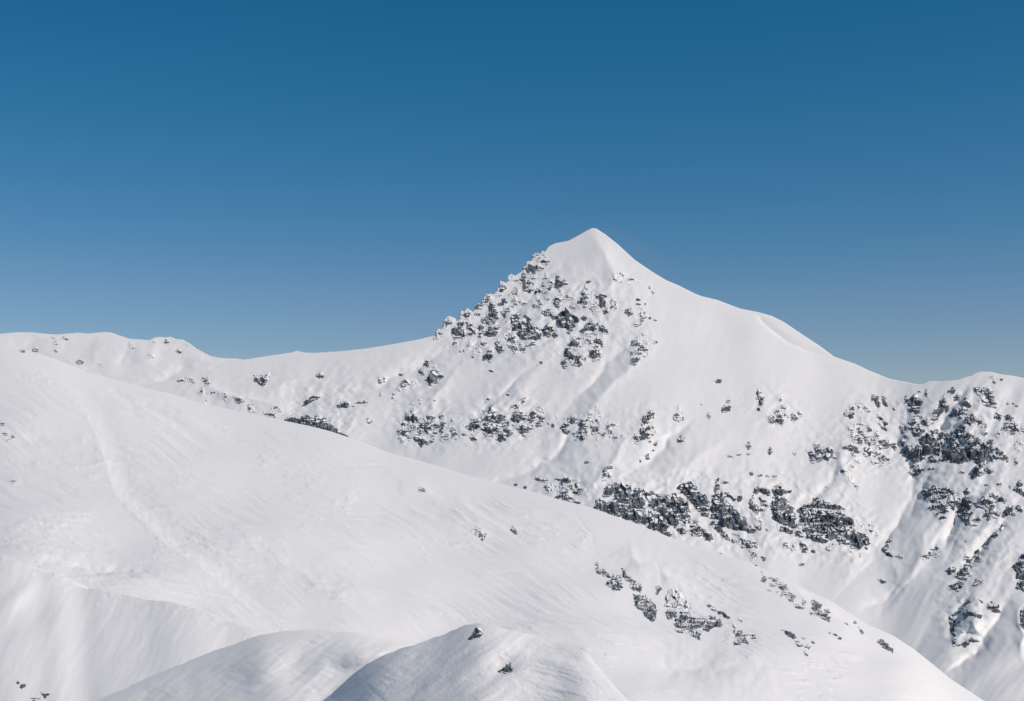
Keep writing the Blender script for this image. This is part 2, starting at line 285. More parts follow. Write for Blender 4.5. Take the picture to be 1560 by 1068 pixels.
ROCK_TABLE = """
A1#M#.1#290,810 350,765 400,800 375,835 320,850 285,910|e 200 975 26 16 -40|e 150 1022 24 14 -45#snow-capped rock tooth lowest on the peak's left ridge, standing against the sky#rock_outcrop
A1#M#.25#545,690 590,655 660,680 625,755 560,735|500,800 575,775 560,850 530,900 500,1020 440,1050 400,1000 400,930 470,890|520,920 570,910 582,990 540,1035 502,1015|598,800 650,790 690,880 755,930 740,970 690,960 620,900|e 655 990 36 20 0#forked outcrop of two dark ribs just above the lowest tooth of the left ridge#rock_outcrop
A1#M#.1#752,560 780,530 845,560 830,600 780,615 750,600|e 775 685 42 26 10#little rock tooth with a white cap in the middle of the left ridge line#rock_outcrop
A1#M#.35#950,480 1010,520 1040,590 1070,620 1085,720 1050,775 960,770 930,720 960,600 950,540|840,755 940,725 1050,770 1045,860 1005,860 980,800 930,850 890,820 860,835 850,880 800,925 785,900 840,840|900,980 960,930 1045,970 1040,1000 960,1018 905,1002|e 820 985 26 34 0|e 1058 915 30 36 0|e 960 900 26 50 0#tall column of dark rock stacked above a rounded block below the left ridge#rock_outcrop
A1#M#.3#1150,450 1195,420 1235,450 1220,490 1180,520 1170,555 1085,552 1090,532 1150,515#hook-shaped dark rock just inside the left ridge, upper half#rock_outcrop
A1#M#.15#1110,665 1160,645 1190,595 1255,610 1230,665 1210,705 1180,745 1145,700#slanting ragged rock below the hook-shaped one on the left ridge#rock_outcrop
A1#M#.0#1300,345 1345,300 1390,340 1380,395 1290,402 1265,400|e 1345 530 32 28 0|e 1445 510 44 32 20|e 1330 470 36 34 0#single grey block with snowy rubble beneath it, under the notch of the left ridge#rock_outcrop
A1#M#-.05#1105,355 1128,280 1145,225 1200,240 1225,290 1160,330|e 1115 402 34 16 -20|890,480 935,400 1000,405 985,480 915,522 868,515|1280,140 1285,108 1335,150#snow-plastered blocks forming the jagged crest halfway up the left ridge#rock_outcrop
A2#M#.4#650,330 690,325 720,390 745,432 680,432 620,430 605,380 650,370|e 800 383 52 30 5|820,282 880,248 965,282 930,325 860,300|e 820 225 32 15 30|e 887 190 20 10 40|738,212 770,178 805,200 780,218#dark notched block high on the left ridge, just below the smooth summit shoulder#rock_outcrop
A2#M#.3#560,500 590,425 622,440 618,520 595,560 615,620 640,680 610,705 578,690 570,600 540,580 445,582 530,548|640,560 690,575 702,612 660,652 615,620|640,720 690,678 702,712 660,745|e 705 525 28 17 45#long jagged rib running down from the dark notch on the left ridge#rock_outcrop
A2#M#.1#870,545 915,478 955,530 930,555 890,570|868,600 890,575 892,660 902,688 866,680|948,590 980,558 1012,600 1012,672 960,684 942,630#trio of narrow upright rocks left of the split rock under the summit snowfield#rock_outcrop
A2#M#.35#1080,515 1112,515 1118,580 1200,575 1235,625 1160,650 1110,695 1055,672 1058,630#split dark rock at the top edge of the rock field below the summit snowfield#rock_outcrop
A2#M#.0#738,745 785,672 852,720 832,750 800,785 750,782#squat snow-dusted block below the long jagged rib of the left ridge#rock_outcrop
A2#M#.25#785,860 828,855 845,920 862,940 830,958 812,910|e 750 932 24 26 0|e 910 770 24 19 0|e 940 855 26 17 20|e 1130 740 14 23 0#loose scatter of small dark stones in the middle of the peak's rock field#rock_outcrop
A3#M#.1#545,150 575,128 620,125 655,108 695,150 645,180 620,230 600,285 548,250|e 780 135 42 29 10|e 830 275 23 23 0#knuckle-like block with two small satellites, centre of the peak's upper rock field#rock_outcrop
A3#M#.2#362,330 420,313 500,318 522,380 545,440 520,465 480,420 430,425 368,372#leaning slab left of the large round knob on the peak#rock_outcrop
A3#M#.3#578,420 640,370 668,318 735,318 790,378 872,398 905,440 902,492 870,522 850,572 790,592 812,622 772,682 743,662 760,592 700,582 650,578 600,522 573,455#large round knob of layered dark rock in the centre of the peak's rock field#rock_outcrop
A3#M#.35#352,612 400,592 408,548 450,545 522,600 532,642 490,645 458,652 482,702 440,742 398,702 372,658|510,702 540,668 595,712 540,742#arrow-shaped dark rock squeezed right of the biggest rounded crag#rock_outcrop
A3#M#.4#955,442 978,415 1035,428 1010,485 983,482#small black boulder right of the large round knob#boulder
A3#M#.35#938,638 1000,600 1028,535 1060,525 1120,512 1182,560 1172,632 1060,632 1020,642 970,665#grey crag with a black left end, below the small black boulder#rock_outcrop
A3#M#.15#1200,535 1280,558 1342,620 1370,685 1290,668 1228,610#lens-shaped layered rock at the right end of the peak's central rocks#rock_outcrop
A6#M#.5#158,490 200,457 218,470 215,540 262,560 335,560 395,597 330,612 352,652 320,668 268,652 208,612 162,558|240,380 260,366 322,410 342,450 300,478 260,452 228,450 222,420|e 320 355 30 13 -30|492,380 540,347 602,370 618,420 600,445 558,422 498,410|e 545 460 26 19 0|452,510 530,487 583,540 560,588 500,600 462,560|e 145 655 24 46 0|e 440 380 32 17 10|e 462 305 62 15 10#broad ring of rock around a snow patch, black hollow at its lower left#rock_outcrop
A6#M#.1#952,400 1020,347 1062,370 1052,440 1000,472 952,462|1040,470 1080,438 1142,480 1142,522 1080,502 1018,502|1000,510 1040,508 1092,550 1040,564 1000,542|958,580 990,572 1054,595 1030,642 1000,660 956,640|e 1125 400 22 21 0|e 955 535 16 32 0|e 1085 310 20 24 0#lone stack of ledges with a grey slab shoulder, right of the peak's other rocks#rock_outcrop
A6#M#-.1#e 1218 402 14 20 0|e 1245 395 21 14 30#tiny pair of stones just right of the stack of ledges#rock_outcrop
A4#M#-.05#208,680 250,620 280,582 238,572 288,530 308,448 342,480 322,540 384,582 372,602 352,642 362,692 322,722 332,782 310,792 258,732 212,717|e 368 388 26 32 40#leftmost of the frosted ribs standing side by side under the summit's front edge#rock_outcrop
A4#M#.0#398,690 440,678 492,700 442,722 472,792 440,832 403,792|e 480 837 16 26 20|e 430 620 9 34 5#thin curved rib second from the left under the summit's front edge#rock_outcrop
A4#M#.2#470,578 500,598 550,566 600,572 645,612 620,642 590,652 622,702 600,762 560,787 518,742 540,692 533,622 488,645|588,820 620,768 668,802 662,852 610,888 588,852#tall dark rib with a separate block at its foot, under the summit's front edge#rock_outcrop
A4#M#-.15#698,722 715,636 742,640 772,682 805,762 792,832 768,842 770,772 708,794#faint snow-streaked rib, rightmost of the row under the summit's front edge#rock_outcrop
A4#M#-.15#758,300 790,328 812,372 780,392 748,362|828,272 860,247 908,290 890,312 868,282|e 840 360 19 27 -20|978,352 1010,328 1068,355 1000,372 968,402#faint frosted rock patch nearest the summit on the right side#rock_outcrop
A4#M#.2#918,850 960,808 1012,788 1053,842 1020,884 970,918 943,892#compact dark boulder on the right of the peak's frosted ribs#boulder
A4#M#.2#e 1120 660 34 23 0|e 1120 730 31 17 10#two flat stones one above the other, over the compact dark boulder#rock_outcrop
A4#M#.1#e 1182 800 23 20 0|1138,882 1160,848 1192,912 1170,932 1128,912|1143,962 1190,938 1218,992 1170,1015|e 1220 880 18 17 0|e 1235 740 12 13 0|e 1080 1040 36 22 -30#broken string of rubble running down right of the compact dark boulder#rock_outcrop
A4#M#.3#e 1345 550 23 23 20|e 1295 480 11 27 0#lone stone with a thin upper flake, nearest the smooth right shoulder#boulder
A4#M#.3#e 1300 945 21 17 0|e 1380 975 24 15 20#two dark stones lying apart on the snow right of the rubble string#rock_outcrop
A5#M#.25#980,140 1010,88 1080,58 1132,80 1132,150 1085,180 1075,250 1050,345 1000,322 988,250|1080,175 1150,190 1200,220 1225,300 1240,400 1222,470 1112,462 1090,400 1060,330|1218,150 1250,128 1282,160 1292,262 1300,330 1310,462 1240,470 1228,300|1292,270 1340,268 1430,318 1452,380 1432,452 1380,484 1315,465|1175,112 1220,88 1232,130 1200,152#biggest rounded crag of the peak, dark and deeply cracked, left of centre#cliff
A5#M#.05#958,400 1020,378 1042,440 1022,482 1080,502 1040,542 980,502 942,490|948,552 1040,558 1112,620 1060,652 1008,622 958,590|1108,590 1150,567 1203,610 1180,643 1128,640|1238,562 1300,498 1352,552 1300,578|e 950 230 17 42 0|e 955 305 19 13 0|e 910 425 22 19 20#skirt of snowy blocks along the foot of the biggest rounded crag#rock_outcrop
A5#M#.3#548,752 640,648 682,648 703,722 660,772 600,794 563,782#small domed outcrop low on the peak, below the stacked dark column#rock_outcrop
A5#M#.1#742,540 790,458 812,540 864,610 864,662 800,684 778,640 758,600#pointed rock between the small domed outcrop and the biggest rounded crag#rock_outcrop
A5#M#-.15#e 560 530 47 46 0|e 525 562 42 11 10|e 480 660 40 15 10|e 460 615 37 15 15|e 350 540 20 36 20|72,560 140,488 194,500 140,562#snow-buried blocks fringing the lower edge of the left ridge's rocks#rock_outcrop
A5#M#.2#e 215 655 15 17 0|e 262 640 11 15 0|e 395 735 24 17 0|e 655 810 22 15 10#few scattered pebble-like stones under the left ridge, above the smooth slope#rock_outcrop
A5#M#.2#e 685 947 37 19 10#lone half-buried stone on the smooth slope below the domed outcrop#boulder
A5#M#.3#e 1435 825 21 23 20|e 1378 855 11 15 0#dark stone with a smaller one beside it on the snow gully below the biggest crag#boulder
A7#M#.3#848,290 880,248 942,218 984,280 962,342 953,412 880,454 828,432 787,380 838,340|968,332 1010,287 1054,342 1000,384 968,362|768,162 790,108 864,120 852,172 788,194|668,230 720,227 758,292 720,308 688,280|e 910 185 24 19 0#dark blocky outcrop below the left shoulder, with lighter blocks above it#rock_outcrop
A7#M#-.1#378,490 420,420 480,366 543,402 543,462 478,482 492,522 400,514|e 370 525 31 19 30|e 590 415 42 15 10|e 590 490 21 11 0#frosted slanting patch left of the dark blocky outcrop#rock_outcrop
A7#M#.3#378,307 400,287 442,295 430,317 400,332#small sharp stone above the frosted slanting patch#boulder
A7#M#-.1#e 80 370 23 32 0|e 92 420 32 21 10|e 150 360 21 21 0|e 155 410 16 13 0#cluster of half-buried frosted stones on the left shoulder slope#rock_outcrop
A7#M#.2#e 98 605 21 26 0#single stone below the half-buried frosted stones#boulder
A7#M#.1#e 300 600 23 19 20|e 280 655 17 24 0|e 325 680 11 19 0#three little stones at the lower tip of the frosted slanting patch#rock_outcrop
A7#M#-.05#e 690 690 25 13 0|e 695 740 19 13 -20|e 605 755 26 15 -20|e 560 745 19 12 0#sprinkle of rubble just above the left end of the lower rock band#rock_outcrop
A8#M#.25#258,370 310,310 348,258 400,236 412,260 372,290 352,318 440,322 494,380 482,444 400,434 320,442|218,440 250,428 272,480 240,512 203,480|158,570 230,528 272,540 304,602 260,624 200,622 163,600|178,642 222,662 263,732 228,727 193,692|e 330 668 31 29 0|418,660 440,618 500,668 562,680 604,732 530,774 478,752 428,692|348,480 430,468 438,532 400,553 368,530|468,560 480,510 520,440 580,398 684,460 693,502 662,560 610,594 578,582 560,530 490,592|598,380 620,288 642,330 724,370 722,402 640,412 580,380|e 820 345 52 40 0|818,430 882,440 884,502 842,562 832,622 798,590 813,520|678,590 720,558 773,602 740,633 688,630|818,682 870,628 904,640 880,672 840,692|e 932 638 22 24 0|948,560 990,508 1038,550 1033,662 988,662 985,600|e 340 555 15 42 -20|e 655 715 32 23 0|e 760 490 37 21 0#largest cluster of stacked blocks at the left end of the lower rock band#rock_outcrop
A8#M#.0#e 990 395 26 23 -20#small boulder at the upper right of the largest stacked cluster#boulder
A8#M#.1#e 725 98 15 13 0#tiny lone stone above the largest stacked cluster#boulder
B1#M#.25#103,600 170,568 188,488 302,488 332,520 282,540 302,602 270,662 200,684 158,640|328,590 348,640 312,642|e 200 770 42 23 -5|e 95 705 17 19 0|e 345 500 26 42 0#crouching dark rock left of the tall pyramid-like rock in the lower band#rock_outcrop
B1#M#.25#408,470 448,400 468,296 532,288 547,370 600,400 684,450 693,502 620,522 600,560 500,540 440,520|370,660 390,560 440,520 520,545 600,560 640,600 560,684 520,690 500,745 478,702 410,734 430,690|640,560 700,556 764,640 784,692 740,742 700,692 660,620|585,782 590,720 640,652 700,700 690,782 630,824|e 745 545 26 36 0|378,360 440,348 462,370 400,378#tall pyramid-like dark rock with a broken foot, middle of the lower band#rock_outcrop
B1#M#.25#783,500 830,408 880,358 962,370 1012,400 1034,482 980,502 930,532 840,562 788,540|798,300 850,258 890,288 930,270 958,188 1003,188 962,230 912,302 870,342 840,312|1033,420 1120,348 1172,380 1152,452 1130,522 1090,562 1043,530|1178,400 1262,430 1293,472 1272,522 1210,492 1173,450|1178,350 1210,328 1258,372 1220,378|903,620 950,548 990,588 1042,610 1068,662 1000,744 948,702 913,650|e 1210 550 42 26 -30#pair of dark rocks hung below a twisting upper spike, right in the lower band#rock_outcrop
B1#M#.0#e 1425 585 26 32 0|e 1355 545 26 21 20|1453,420 1478,430 1493,480 1468,470#small pale stones between the spiked pair and the half-ring cluster#rock_outcrop
B1#M#.0#e 435 185 42 23 -30|e 400 235 19 11 20|e 735 110 26 15 20|e 765 65 21 11 20#sparse flecks of stone above the tall pyramid-like rock#rock_outcrop
B2#M#.35#143,520 210,428 268,470 222,500 222,560 272,572 230,618 178,582#dark claw-shaped rock at the left end of the half-ring cluster#rock_outcrop
B2#M#.2#433,430 500,398 554,388 542,430 492,452 552,500 540,540 562,600 520,622 500,560 440,550 440,480|330,598 400,600 450,550 500,570 480,612 522,682 460,708 420,662 388,694 378,640|558,290 600,278 612,310 572,322 622,402 600,412 553,380|658,400 680,348 718,380 718,442 668,442|608,500 660,488 713,560 690,604 638,580|e 685 245 26 15 -20|e 740 310 19 30 -15|e 330 390 52 62 0#half-ring cluster of dark rocks around a snow pocket, centre of the lower band#rock_outcrop
B2#M#.15#838,510 880,448 893,540 943,622 900,648 858,600|e 795 615 29 37 0|e 965 675 30 17 20|e 940 470 36 32 20#narrow leaning rock with pale flank, right of the half-ring cluster#rock_outcrop
B2#M#-.05#e 1095 645 31 42 0#pale rounded boulder alone between the leaning rock and the dark upright rib#boulder
B2#M#.15#e 695 690 16 26 0#small lone stone under the half-ring cluster#boulder
B3#M#.35#288,370 320,328 372,330 362,440 310,490 278,480|352,330 400,248 484,300 442,362 392,402 362,420|360,470 392,478 414,522 382,572 330,560|250,560 300,490 340,540 394,642 330,642 310,684 258,672|148,662 190,628 217,690 227,732 168,712#dark upright rib with a grey upper slab, right end of the lower band#rock_outcrop
B3#M#.25#788,310 820,278 864,310 852,342 820,342 832,382 840,408 798,402 787,370|e 875 370 15 31 0|e 845 225 12 30 15#small dark rock with a thin tail, up right of the dark upright rib#rock_outcrop
B3#M#.25#828,690 870,638 924,660 912,712 870,738 838,722#round dark boulder on the open snow right of the upright rib#boulder
B3#M#.15#458,772 490,728 522,718 502,782 480,788|e 400 730 23 15 0|e 440 625 21 13 10|e 485 580 15 23 -20#string of small stones sliding down right of the upright rib's foot#rock_outcrop
B3#M#.3#318,942 382,918 372,960 398,992 350,994 338,960|e 255 1020 15 23 0|e 450 860 19 15 0#lowest small rock of the gully under the dark upright rib#rock_outcrop
B3#M#.05#e 1300 330 25 50 0|e 1187 155 15 19 0#pale standing stone left of the triangular boulder on the open face#boulder
C1#M#.4#73,85 110,53 158,75 130,108 93,107#single black boulder highest on the open face right of the rock field#boulder
C1#M#.3#153,420 180,367 248,375 253,432 200,447 158,452|e 230 325 26 15 -20#triangular boulder with a snow tail, below the highest black boulder#boulder
C1#M#.2#563,220 590,178 622,220 602,240 653,270 642,312 612,302 642,342 620,384 588,360 600,300 563,290 590,260|e 590 420 19 16 0#tall knotted rock on the open right-hand face#rock_outcrop
C1#M#.1#703,495 730,488 762,470 785,520 750,582 723,572|785,430 830,418 844,482 884,542 870,594 808,582 798,540|e 885 400 31 36 -40|e 910 490 21 29 -20|e 848 295 15 46 0#twin-toothed pale rock right below the tall knotted rock#rock_outcrop
C1#M#.15#973,490 1000,452 1043,480 1058,527 1010,564 978,540#egg-shaped boulder right of the twin-toothed rock#boulder
C1#M#.0#e 1080 470 23 30 -20#small pale stone touching the egg-shaped boulder's right#boulder
C1#M#.1#438,850 475,797 503,872 470,894#pear-shaped stone below the open face, above the cliff band#boulder
C1#M#.35#698,905 730,867 743,910 768,920 720,954#star-shaped dark stone right of the pear-shaped one#boulder
C1#M#.0#203,952 240,958 293,987 230,988|e 465 945 19 19 30|e 355 955 31 11 0#line of flat snowy ledges left of the star-shaped stone#rock_outcrop
C1#M#.0#e 1020 940 19 29 0#tiny upright stone left of the square dark block#boulder
C1#M#.3#1163,900 1250,903 1262,985 1215,1000|1252,900 1255,828 1312,828 1338,900 1332,952 1300,982 1262,980|1330,950 1390,868 1482,888 1472,992 1420,1028 1368,1002|e 1240 1020 26 21 0|e 1290 1005 31 26 0#square dark block of three upright slabs beside a snow hollow#rock_outcrop
C2#M#.3#648,400 700,358 727,400 702,448 668,437|723,400 745,338 804,400 792,462 755,478 728,440#pair of round dark boulders side by side at the top left of the slanted slabs#boulder
C2#M#.2#e 795 325 19 42 -30|853,235 885,280 908,347 878,342 858,290|953,270 990,308 1033,357 1000,357 968,300#three thin parallel shards above the pair of round boulders#rock_outcrop
C2#M#.2#1073,130 1110,118 1168,150 1198,220 1213,292 1180,303 1138,250 1130,212 1088,200#drooping tongue-shaped rock highest of the slanted slabs#rock_outcrop
C2#M#.2#1238,140 1288,160 1288,220 1324,292 1290,292 1248,250#narrow drooping rock right beside the tongue-shaped one#rock_outcrop
C2#M#.3#e 1418 318 22 22 0#small round stone beside the gully of the right crag#boulder
C2#M#.2#1148,408 1250,468 1314,562 1290,578 1228,512#long slanted blade of rock, upper of two#rock_outcrop
C2#M#.25#1193,553 1270,598 1314,652 1300,674 1238,625#shorter slanted blade of rock just below the long one#rock_outcrop
C2#M#.25#748,620 780,650 806,720 812,760 798,800 768,740|810,740 850,718 912,750 943,812 920,842 805,800|848,598 890,618 922,680 980,740 940,760 890,690|940,770 1020,758 1073,852 1030,888 958,850|1128,658 1160,648 1192,790 1170,800 1148,740|1190,800 1250,798 1344,862 1362,892 1260,918 1198,862|1368,860 1430,888 1453,922 1420,944 1383,900|e 905 565 57 19 5|e 1035 630 19 36 -20|e 1110 800 52 32 20#group of dark drooping lobes below the slanted blades#rock_outcrop
C3#M#.05#438,450 520,398 562,450 600,500 620,560 560,562 468,522|600,478 700,500 700,560 622,560|640,490 760,518 864,602 852,642 800,642 708,622 698,572|598,632 682,640 662,682 620,662|e 730 690 31 29 0|638,378 702,388 743,452 720,474 658,420|700,602 804,692 780,694#grey folded mass of layered rock at the bottom of the drooping lobes#rock_outcrop
C3#M#.3#133,422 180,393 222,398 235,440 150,444|225,400 260,372 333,410 384,472 378,498 290,482 228,460#bird-shaped dark rock left of the grey folded mass#rock_outcrop
C3#M#-.1#e 300 530 52 27 30|e 320 590 32 27 30|e 375 640 32 13 30#thin frosted ledges stepping down below the bird-shaped rock#rock_outcrop
C3#M#-.2#e 150 780 72 32 20|e 270 920 32 26 20|e 355 1010 32 32 30|e 270 700 50 22 25#faint trail of buried stones leading down from the frosted ledges#rock_outcrop
C4#M#.3#280,370 340,330 402,256 404,312 362,350 422,390 458,422 420,464 340,474 288,482 238,482 258,430|243,520 320,498 404,500 404,602 360,614 328,570 258,560#dark blocks at the top of the crag's left edge beside the gully#cliff
C4#M#.2#488,322 510,228 532,302 520,342|e 205 375 20 46 -10#pair of thin spikes near the top of the right-hand crag#rock_outcrop
C4#M#.35#838,272 900,206 943,240 920,292 878,290#dark wedge high on the right-hand crag's upper couloir#rock_outcrop
C4#M#.35#718,422 780,328 803,350 762,400 802,432 772,542 720,614 688,652 690,560 718,500|638,540 692,518 682,612 618,602|798,492 852,478 842,562 808,582#slanting dark rib between the two upper couloirs of the right-hand crag#cliff
C4#M#.4#938,352 980,307 1033,340 1012,392 948,398#squarish black block between the dark wedge and the feathered rocks#boulder
C4#M#.2#1048,422 1110,358 1153,420 1184,482 1160,520 1080,490|918,490 1000,520 1080,490 1160,540 1100,622 1018,664 928,632 928,560|1108,660 1200,598 1264,702 1180,774 1108,732|e 890 625 37 23 10#feathered rocks spreading down the middle of the right-hand crag#cliff
C4#M#.25#1233,235 1270,197 1332,198 1342,270 1290,303 1258,282|1332,200 1452,220 1470,300 1440,340 1340,270|1440,340 1455,225 1533,330 1558,420 1543,484 1490,452|1340,350 1440,440 1440,464 1380,444 1345,400#square frame of dark rock around snow, highest on the right of the crag#rock_outcrop
C4#M#.15#438,742 480,688 532,668 543,702 520,758|588,692 640,648 664,692 615,724|e 415 645 42 26 25|e 335 650 15 19 0#small broken steps left of the crag's main couloir#rock_outcrop
C4#M#.15#248,732 330,678 364,722 290,784|288,812 340,818 380,768 432,780 453,852 420,924 330,972 318,890|e 460 860 23 32 0|118,802 200,788 262,822 200,872 148,902#dark hump above the left end of the crag's main wall#cliff
C5#M#.3#148,432 230,378 270,400 330,410 362,402 420,370 453,432 443,522 482,592 430,624 330,634 238,582 178,522|408,292 480,228 560,168 684,158 693,192 600,212 640,300 610,400 460,340 420,330|420,335 460,340 610,400 660,340 700,220 803,198 833,230 762,380 722,420 702,522 620,502 560,522 460,502 450,430|558,572 600,548 663,592 652,642 578,642|830,230 900,190 948,232 980,310 1062,432 1132,562 1160,634 1000,664 830,624 748,602 790,540 740,462 770,390|880,200 960,158 1030,78 1094,120 1072,260 1030,342 1000,260 950,230|1078,302 1150,198 1240,228 1332,320 1374,362 1332,462 1292,592 1272,654 1180,612 1110,522 1058,400|108,330 150,278 202,218 182,330 160,402#main dark wall of the right-hand crag, split into ribs and snow slots#cliff
C5#M#.7#1338,390 1440,368 1468,298 1513,310 1502,400 1452,562 1420,622 1300,694 1278,622 1320,502#black shadowy chimney wall at the right end of the crag's main wall#cliff
C5#M#.3#1238,712 1300,688 1402,608 1434,640 1342,742 1440,738 1524,790 1490,814 1400,792 1330,854 1298,832 1220,894 1208,850#dark splintered foot beneath the black chimney wall#rock_outcrop
C7#M#.05#1038,402 1090,298 1162,308 1232,380 1294,430 1304,544 1250,502 1130,502 1000,534 1038,470#grey triangular flank right of the black chimney wall#rock_outcrop
C5#M#.3#233,797 330,748 382,698 464,750 402,834 288,834|e 310 690 21 32 0#dark tip jutting into the gully under the crag's main wall#rock_outcrop
C5#M#.1#e 585 740 42 23 -20|e 1040 795 42 21 10|e 720 610 20 34 20#isolated stones on the shaded snow below the main wall#rock_outcrop
C6#M#.1#828,790 880,778 923,852 860,878|928,832 990,868 962,912 938,890|e 960 1000 26 42 0#chain of grey blocks descending right of the feathered rocks#rock_outcrop
C6#M#.0#1113,762 1130,678 1203,720 1190,794#small ring-shaped rock on the right snowfield of the crag#rock_outcrop
C6#M#.2#1268,742 1330,718 1404,780 1360,812 1278,792|1238,902 1290,838 1322,902 1300,964 1258,942|1338,882 1370,828 1402,860 1452,870 1474,962 1400,1004 1348,970|1498,932 1550,878 1560,982 1508,970|1148,1060 1160,988 1230,908 1243,940 1180,1012#heart-shaped group of dark rocks near the right edge of the picture#rock_outcrop
C6#M#.1#e 1065 150 31 23 30|e 1100 222 22 15 40|e 1215 180 15 21 -20#few stones just under the highest crest of the right-hand crag#rock_outcrop
C6#M#.1#e 1308 543 13 15 0|e 1395 543 15 17 0|e 1445 580 19 13 10#three small stones in a row above the heart-shaped group#rock_outcrop
C7#M#.1#1428,222 1460,208 1504,260 1460,267|1428,490 1474,582 1450,594 1418,530|e 1480 360 16 30 -30#small upright stones along the right edge below the heart-shaped group#rock_outcrop
C7#M#.1#e 1180 880 36 19 20|e 1350 915 22 15 20|e 990 885 34 14 -10#flat stones on the snow shelf at the far right of the crag#rock_outcrop
C8#M#.25#138,272 220,208 300,198 330,260 260,330 180,360|300,200 420,208 503,230 564,262 500,282 440,300 330,270|260,335 360,290 492,300 490,322 430,362 350,372 290,414 208,402|228,492 330,428 392,408 474,440 484,482 442,522 494,532 350,578 390,522 318,512 258,492#dark dome-shaped rock low on the crag, left of the diagonal couloir#cliff
C8#M#.35#380,642 410,598 468,637#small black wedge of stone below the dark dome-shaped rock#boulder
C8#M#-.3#498,322 560,268 664,382 642,492 570,514 498,462#snow-plastered slab right beside the dark dome-shaped rock#rock_outcrop
C8#M#.4#613,552 680,478 700,368 740,328 802,368 832,402 802,502 740,530|740,530 802,540 834,562 782,642 802,722 740,704 688,652 640,600|718,262 760,228 794,282 740,304|858,418 900,428 943,482 992,492 900,484|e 900 660 47 26 10|e 860 735 42 11 0#dark column standing at the narrowing of the diagonal couloir#cliff
C8#M#.25#928,382 1020,328 1084,360 1124,432 1174,524 1100,524 1020,480 958,420|1010,500 1110,530 1114,602 1050,654 1008,602|1118,528 1204,582 1150,614#forked dark rock right of the dark column#rock_outcrop
C8#M#.2#1048,268 1120,298 1230,348 1304,382 1280,414 1180,374 1098,330#sloping dark bar above the forked dark rock#rock_outcrop
C8#M#.2#1248,572 1340,448 1392,522 1418,604 1350,572 1290,592|e 1265 612 19 17 0#triangular rock at the head of the long thin couloir line#rock_outcrop
C8#M#.25#1408,242 1450,178 1512,96 1533,140 1502,222 1555,292 1555,328 1480,282|e 1490 500 32 52 -20#wedge of dark rock touching the right edge above the triangular rock#rock_outcrop
D1#M#.3#133,172 170,138 193,160 160,188|98,242 160,203 172,230 142,260 204,322 170,328 128,290#hook of dark rock at the lower end of the main gully's right bank#rock_outcrop
D1#M#.3#238,322 270,303 324,330 280,348#flat oval boulder right of the hook of dark rock#boulder
D1#M#.35#508,317 545,298 558,337 530,348|e 620 250 29 17 0|e 665 240 21 15 -20|e 580 290 11 17 0|e 655 300 11 13 0#black stone with scattered flecks up right of it, between two couloirs#rock_outcrop
D1#M#.3#758,472 800,428 854,440 842,492 790,504#round dark boulder between the couloirs, above the dark arrowhead rock#boulder
D1#M#.35#858,542 920,448 980,368 1014,360 1000,402 960,482 1003,502 950,548 908,537|e 1000 432 19 15 0|e 1080 340 31 15 20|e 965 335 19 13 20#shadowed sharp rock at the bottom of the long thin couloir line#rock_outcrop
D1#M#.25#1035,330 1060,288 1180,176 1290,56 1350,0 1362,8 1300,72 1210,172 1130,252 1062,325#long thin rock edge running up the lower right couloir#rock_outcrop
D1#M#.4#798,632 880,588 934,607 902,642 880,694 828,662#dark arrowhead rock pointing left on the lower crag slope#boulder
D1#M#.1#1038,622 1070,558 1144,590 1100,614 1058,634#pale ragged rock right of the dark arrowhead#rock_outcrop
D1#M#.1#e 95 575 37 23 20#small speckled stone alone at the bottom of the main gully#boulder
D1#M#.35#1183,852 1190,798 1232,798 1304,830 1294,862 1309,892 1250,904#striped dark boulder at the upper right of the snow-topped buttress#boulder
D2#M#.3#438,602 480,568 600,458 720,348 742,360 622,492 500,602 492,762 522,832 460,854 438,762|468,882 512,848 524,1002 488,1044|638,502 720,487 782,530 914,582 890,614 800,584 740,554 680,544 702,582 640,624|e 580 675 36 13 5|e 615 825 19 13 0|598,1012 680,968 723,1002 670,1049 618,1032|688,942 760,917 874,967 780,978 698,962|e 560 1020 31 21 0#snow-topped buttress with a dark left edge at the bottom of the crag slope#cliff
D2#M#.2#e 805 320 19 15 0|873,328 900,358 933,377 908,382#two little stones on top of the snow-topped buttress#rock_outcrop
D1#M#.4#1453,430 1560,286 1600,300 1600,440 1500,474 1470,450|1478,530 1500,474 1600,440 1600,560 1490,550|1488,650 1500,588 1600,560 1600,684 1560,684#dark cracked cliff cut by the right edge of the picture#cliff
D1#M#.4#1528,892 1560,848 1600,860 1600,1070 1558,1070 1526,1030#second dark rock cut by the right edge, low down#rock_outcrop
B4#M#.2#348,392 370,358 440,388 543,408 532,444 440,434 358,412#low dark lip of rock left of the three-block outcrop by the slope's horizon#rock_outcrop
B4#M#-.2#508,512 580,478 692,502 600,530 694,567 560,568 622,614 540,602#snow-streaked layered rock under the low dark lip#rock_outcrop
B4#M#.35#e 60 480 31 19 -10|e 200 520 28 21 10#two stones peeping over the horizon of the front slope#rock_outcrop
B4#M#.3#693,402 760,398 780,346 884,400 884,452 830,494 770,534 738,482 758,430|858,500 902,498 954,570 1014,624 960,614 888,580|938,432 1012,430 982,472 1032,530 1094,540 1042,594 998,540 968,480|658,692 740,598 802,598 852,640 904,702 870,760 780,740 720,720|e 820 560 29 21 10|e 965 750 29 23 0#three-block outcrop standing just behind the horizon of the front slope#rock_outcrop
B4#M#.15#1373,402 1390,278 1430,218 1490,187 1524,230 1450,252 1434,302 1452,352 1420,414 1388,428|e 1480 340 26 42 0#curled rock at the upper left of the great cliff#rock_outcrop
B4#M#.0#e 1135 140 42 19 0#tiny flat stone above the curled rock#boulder
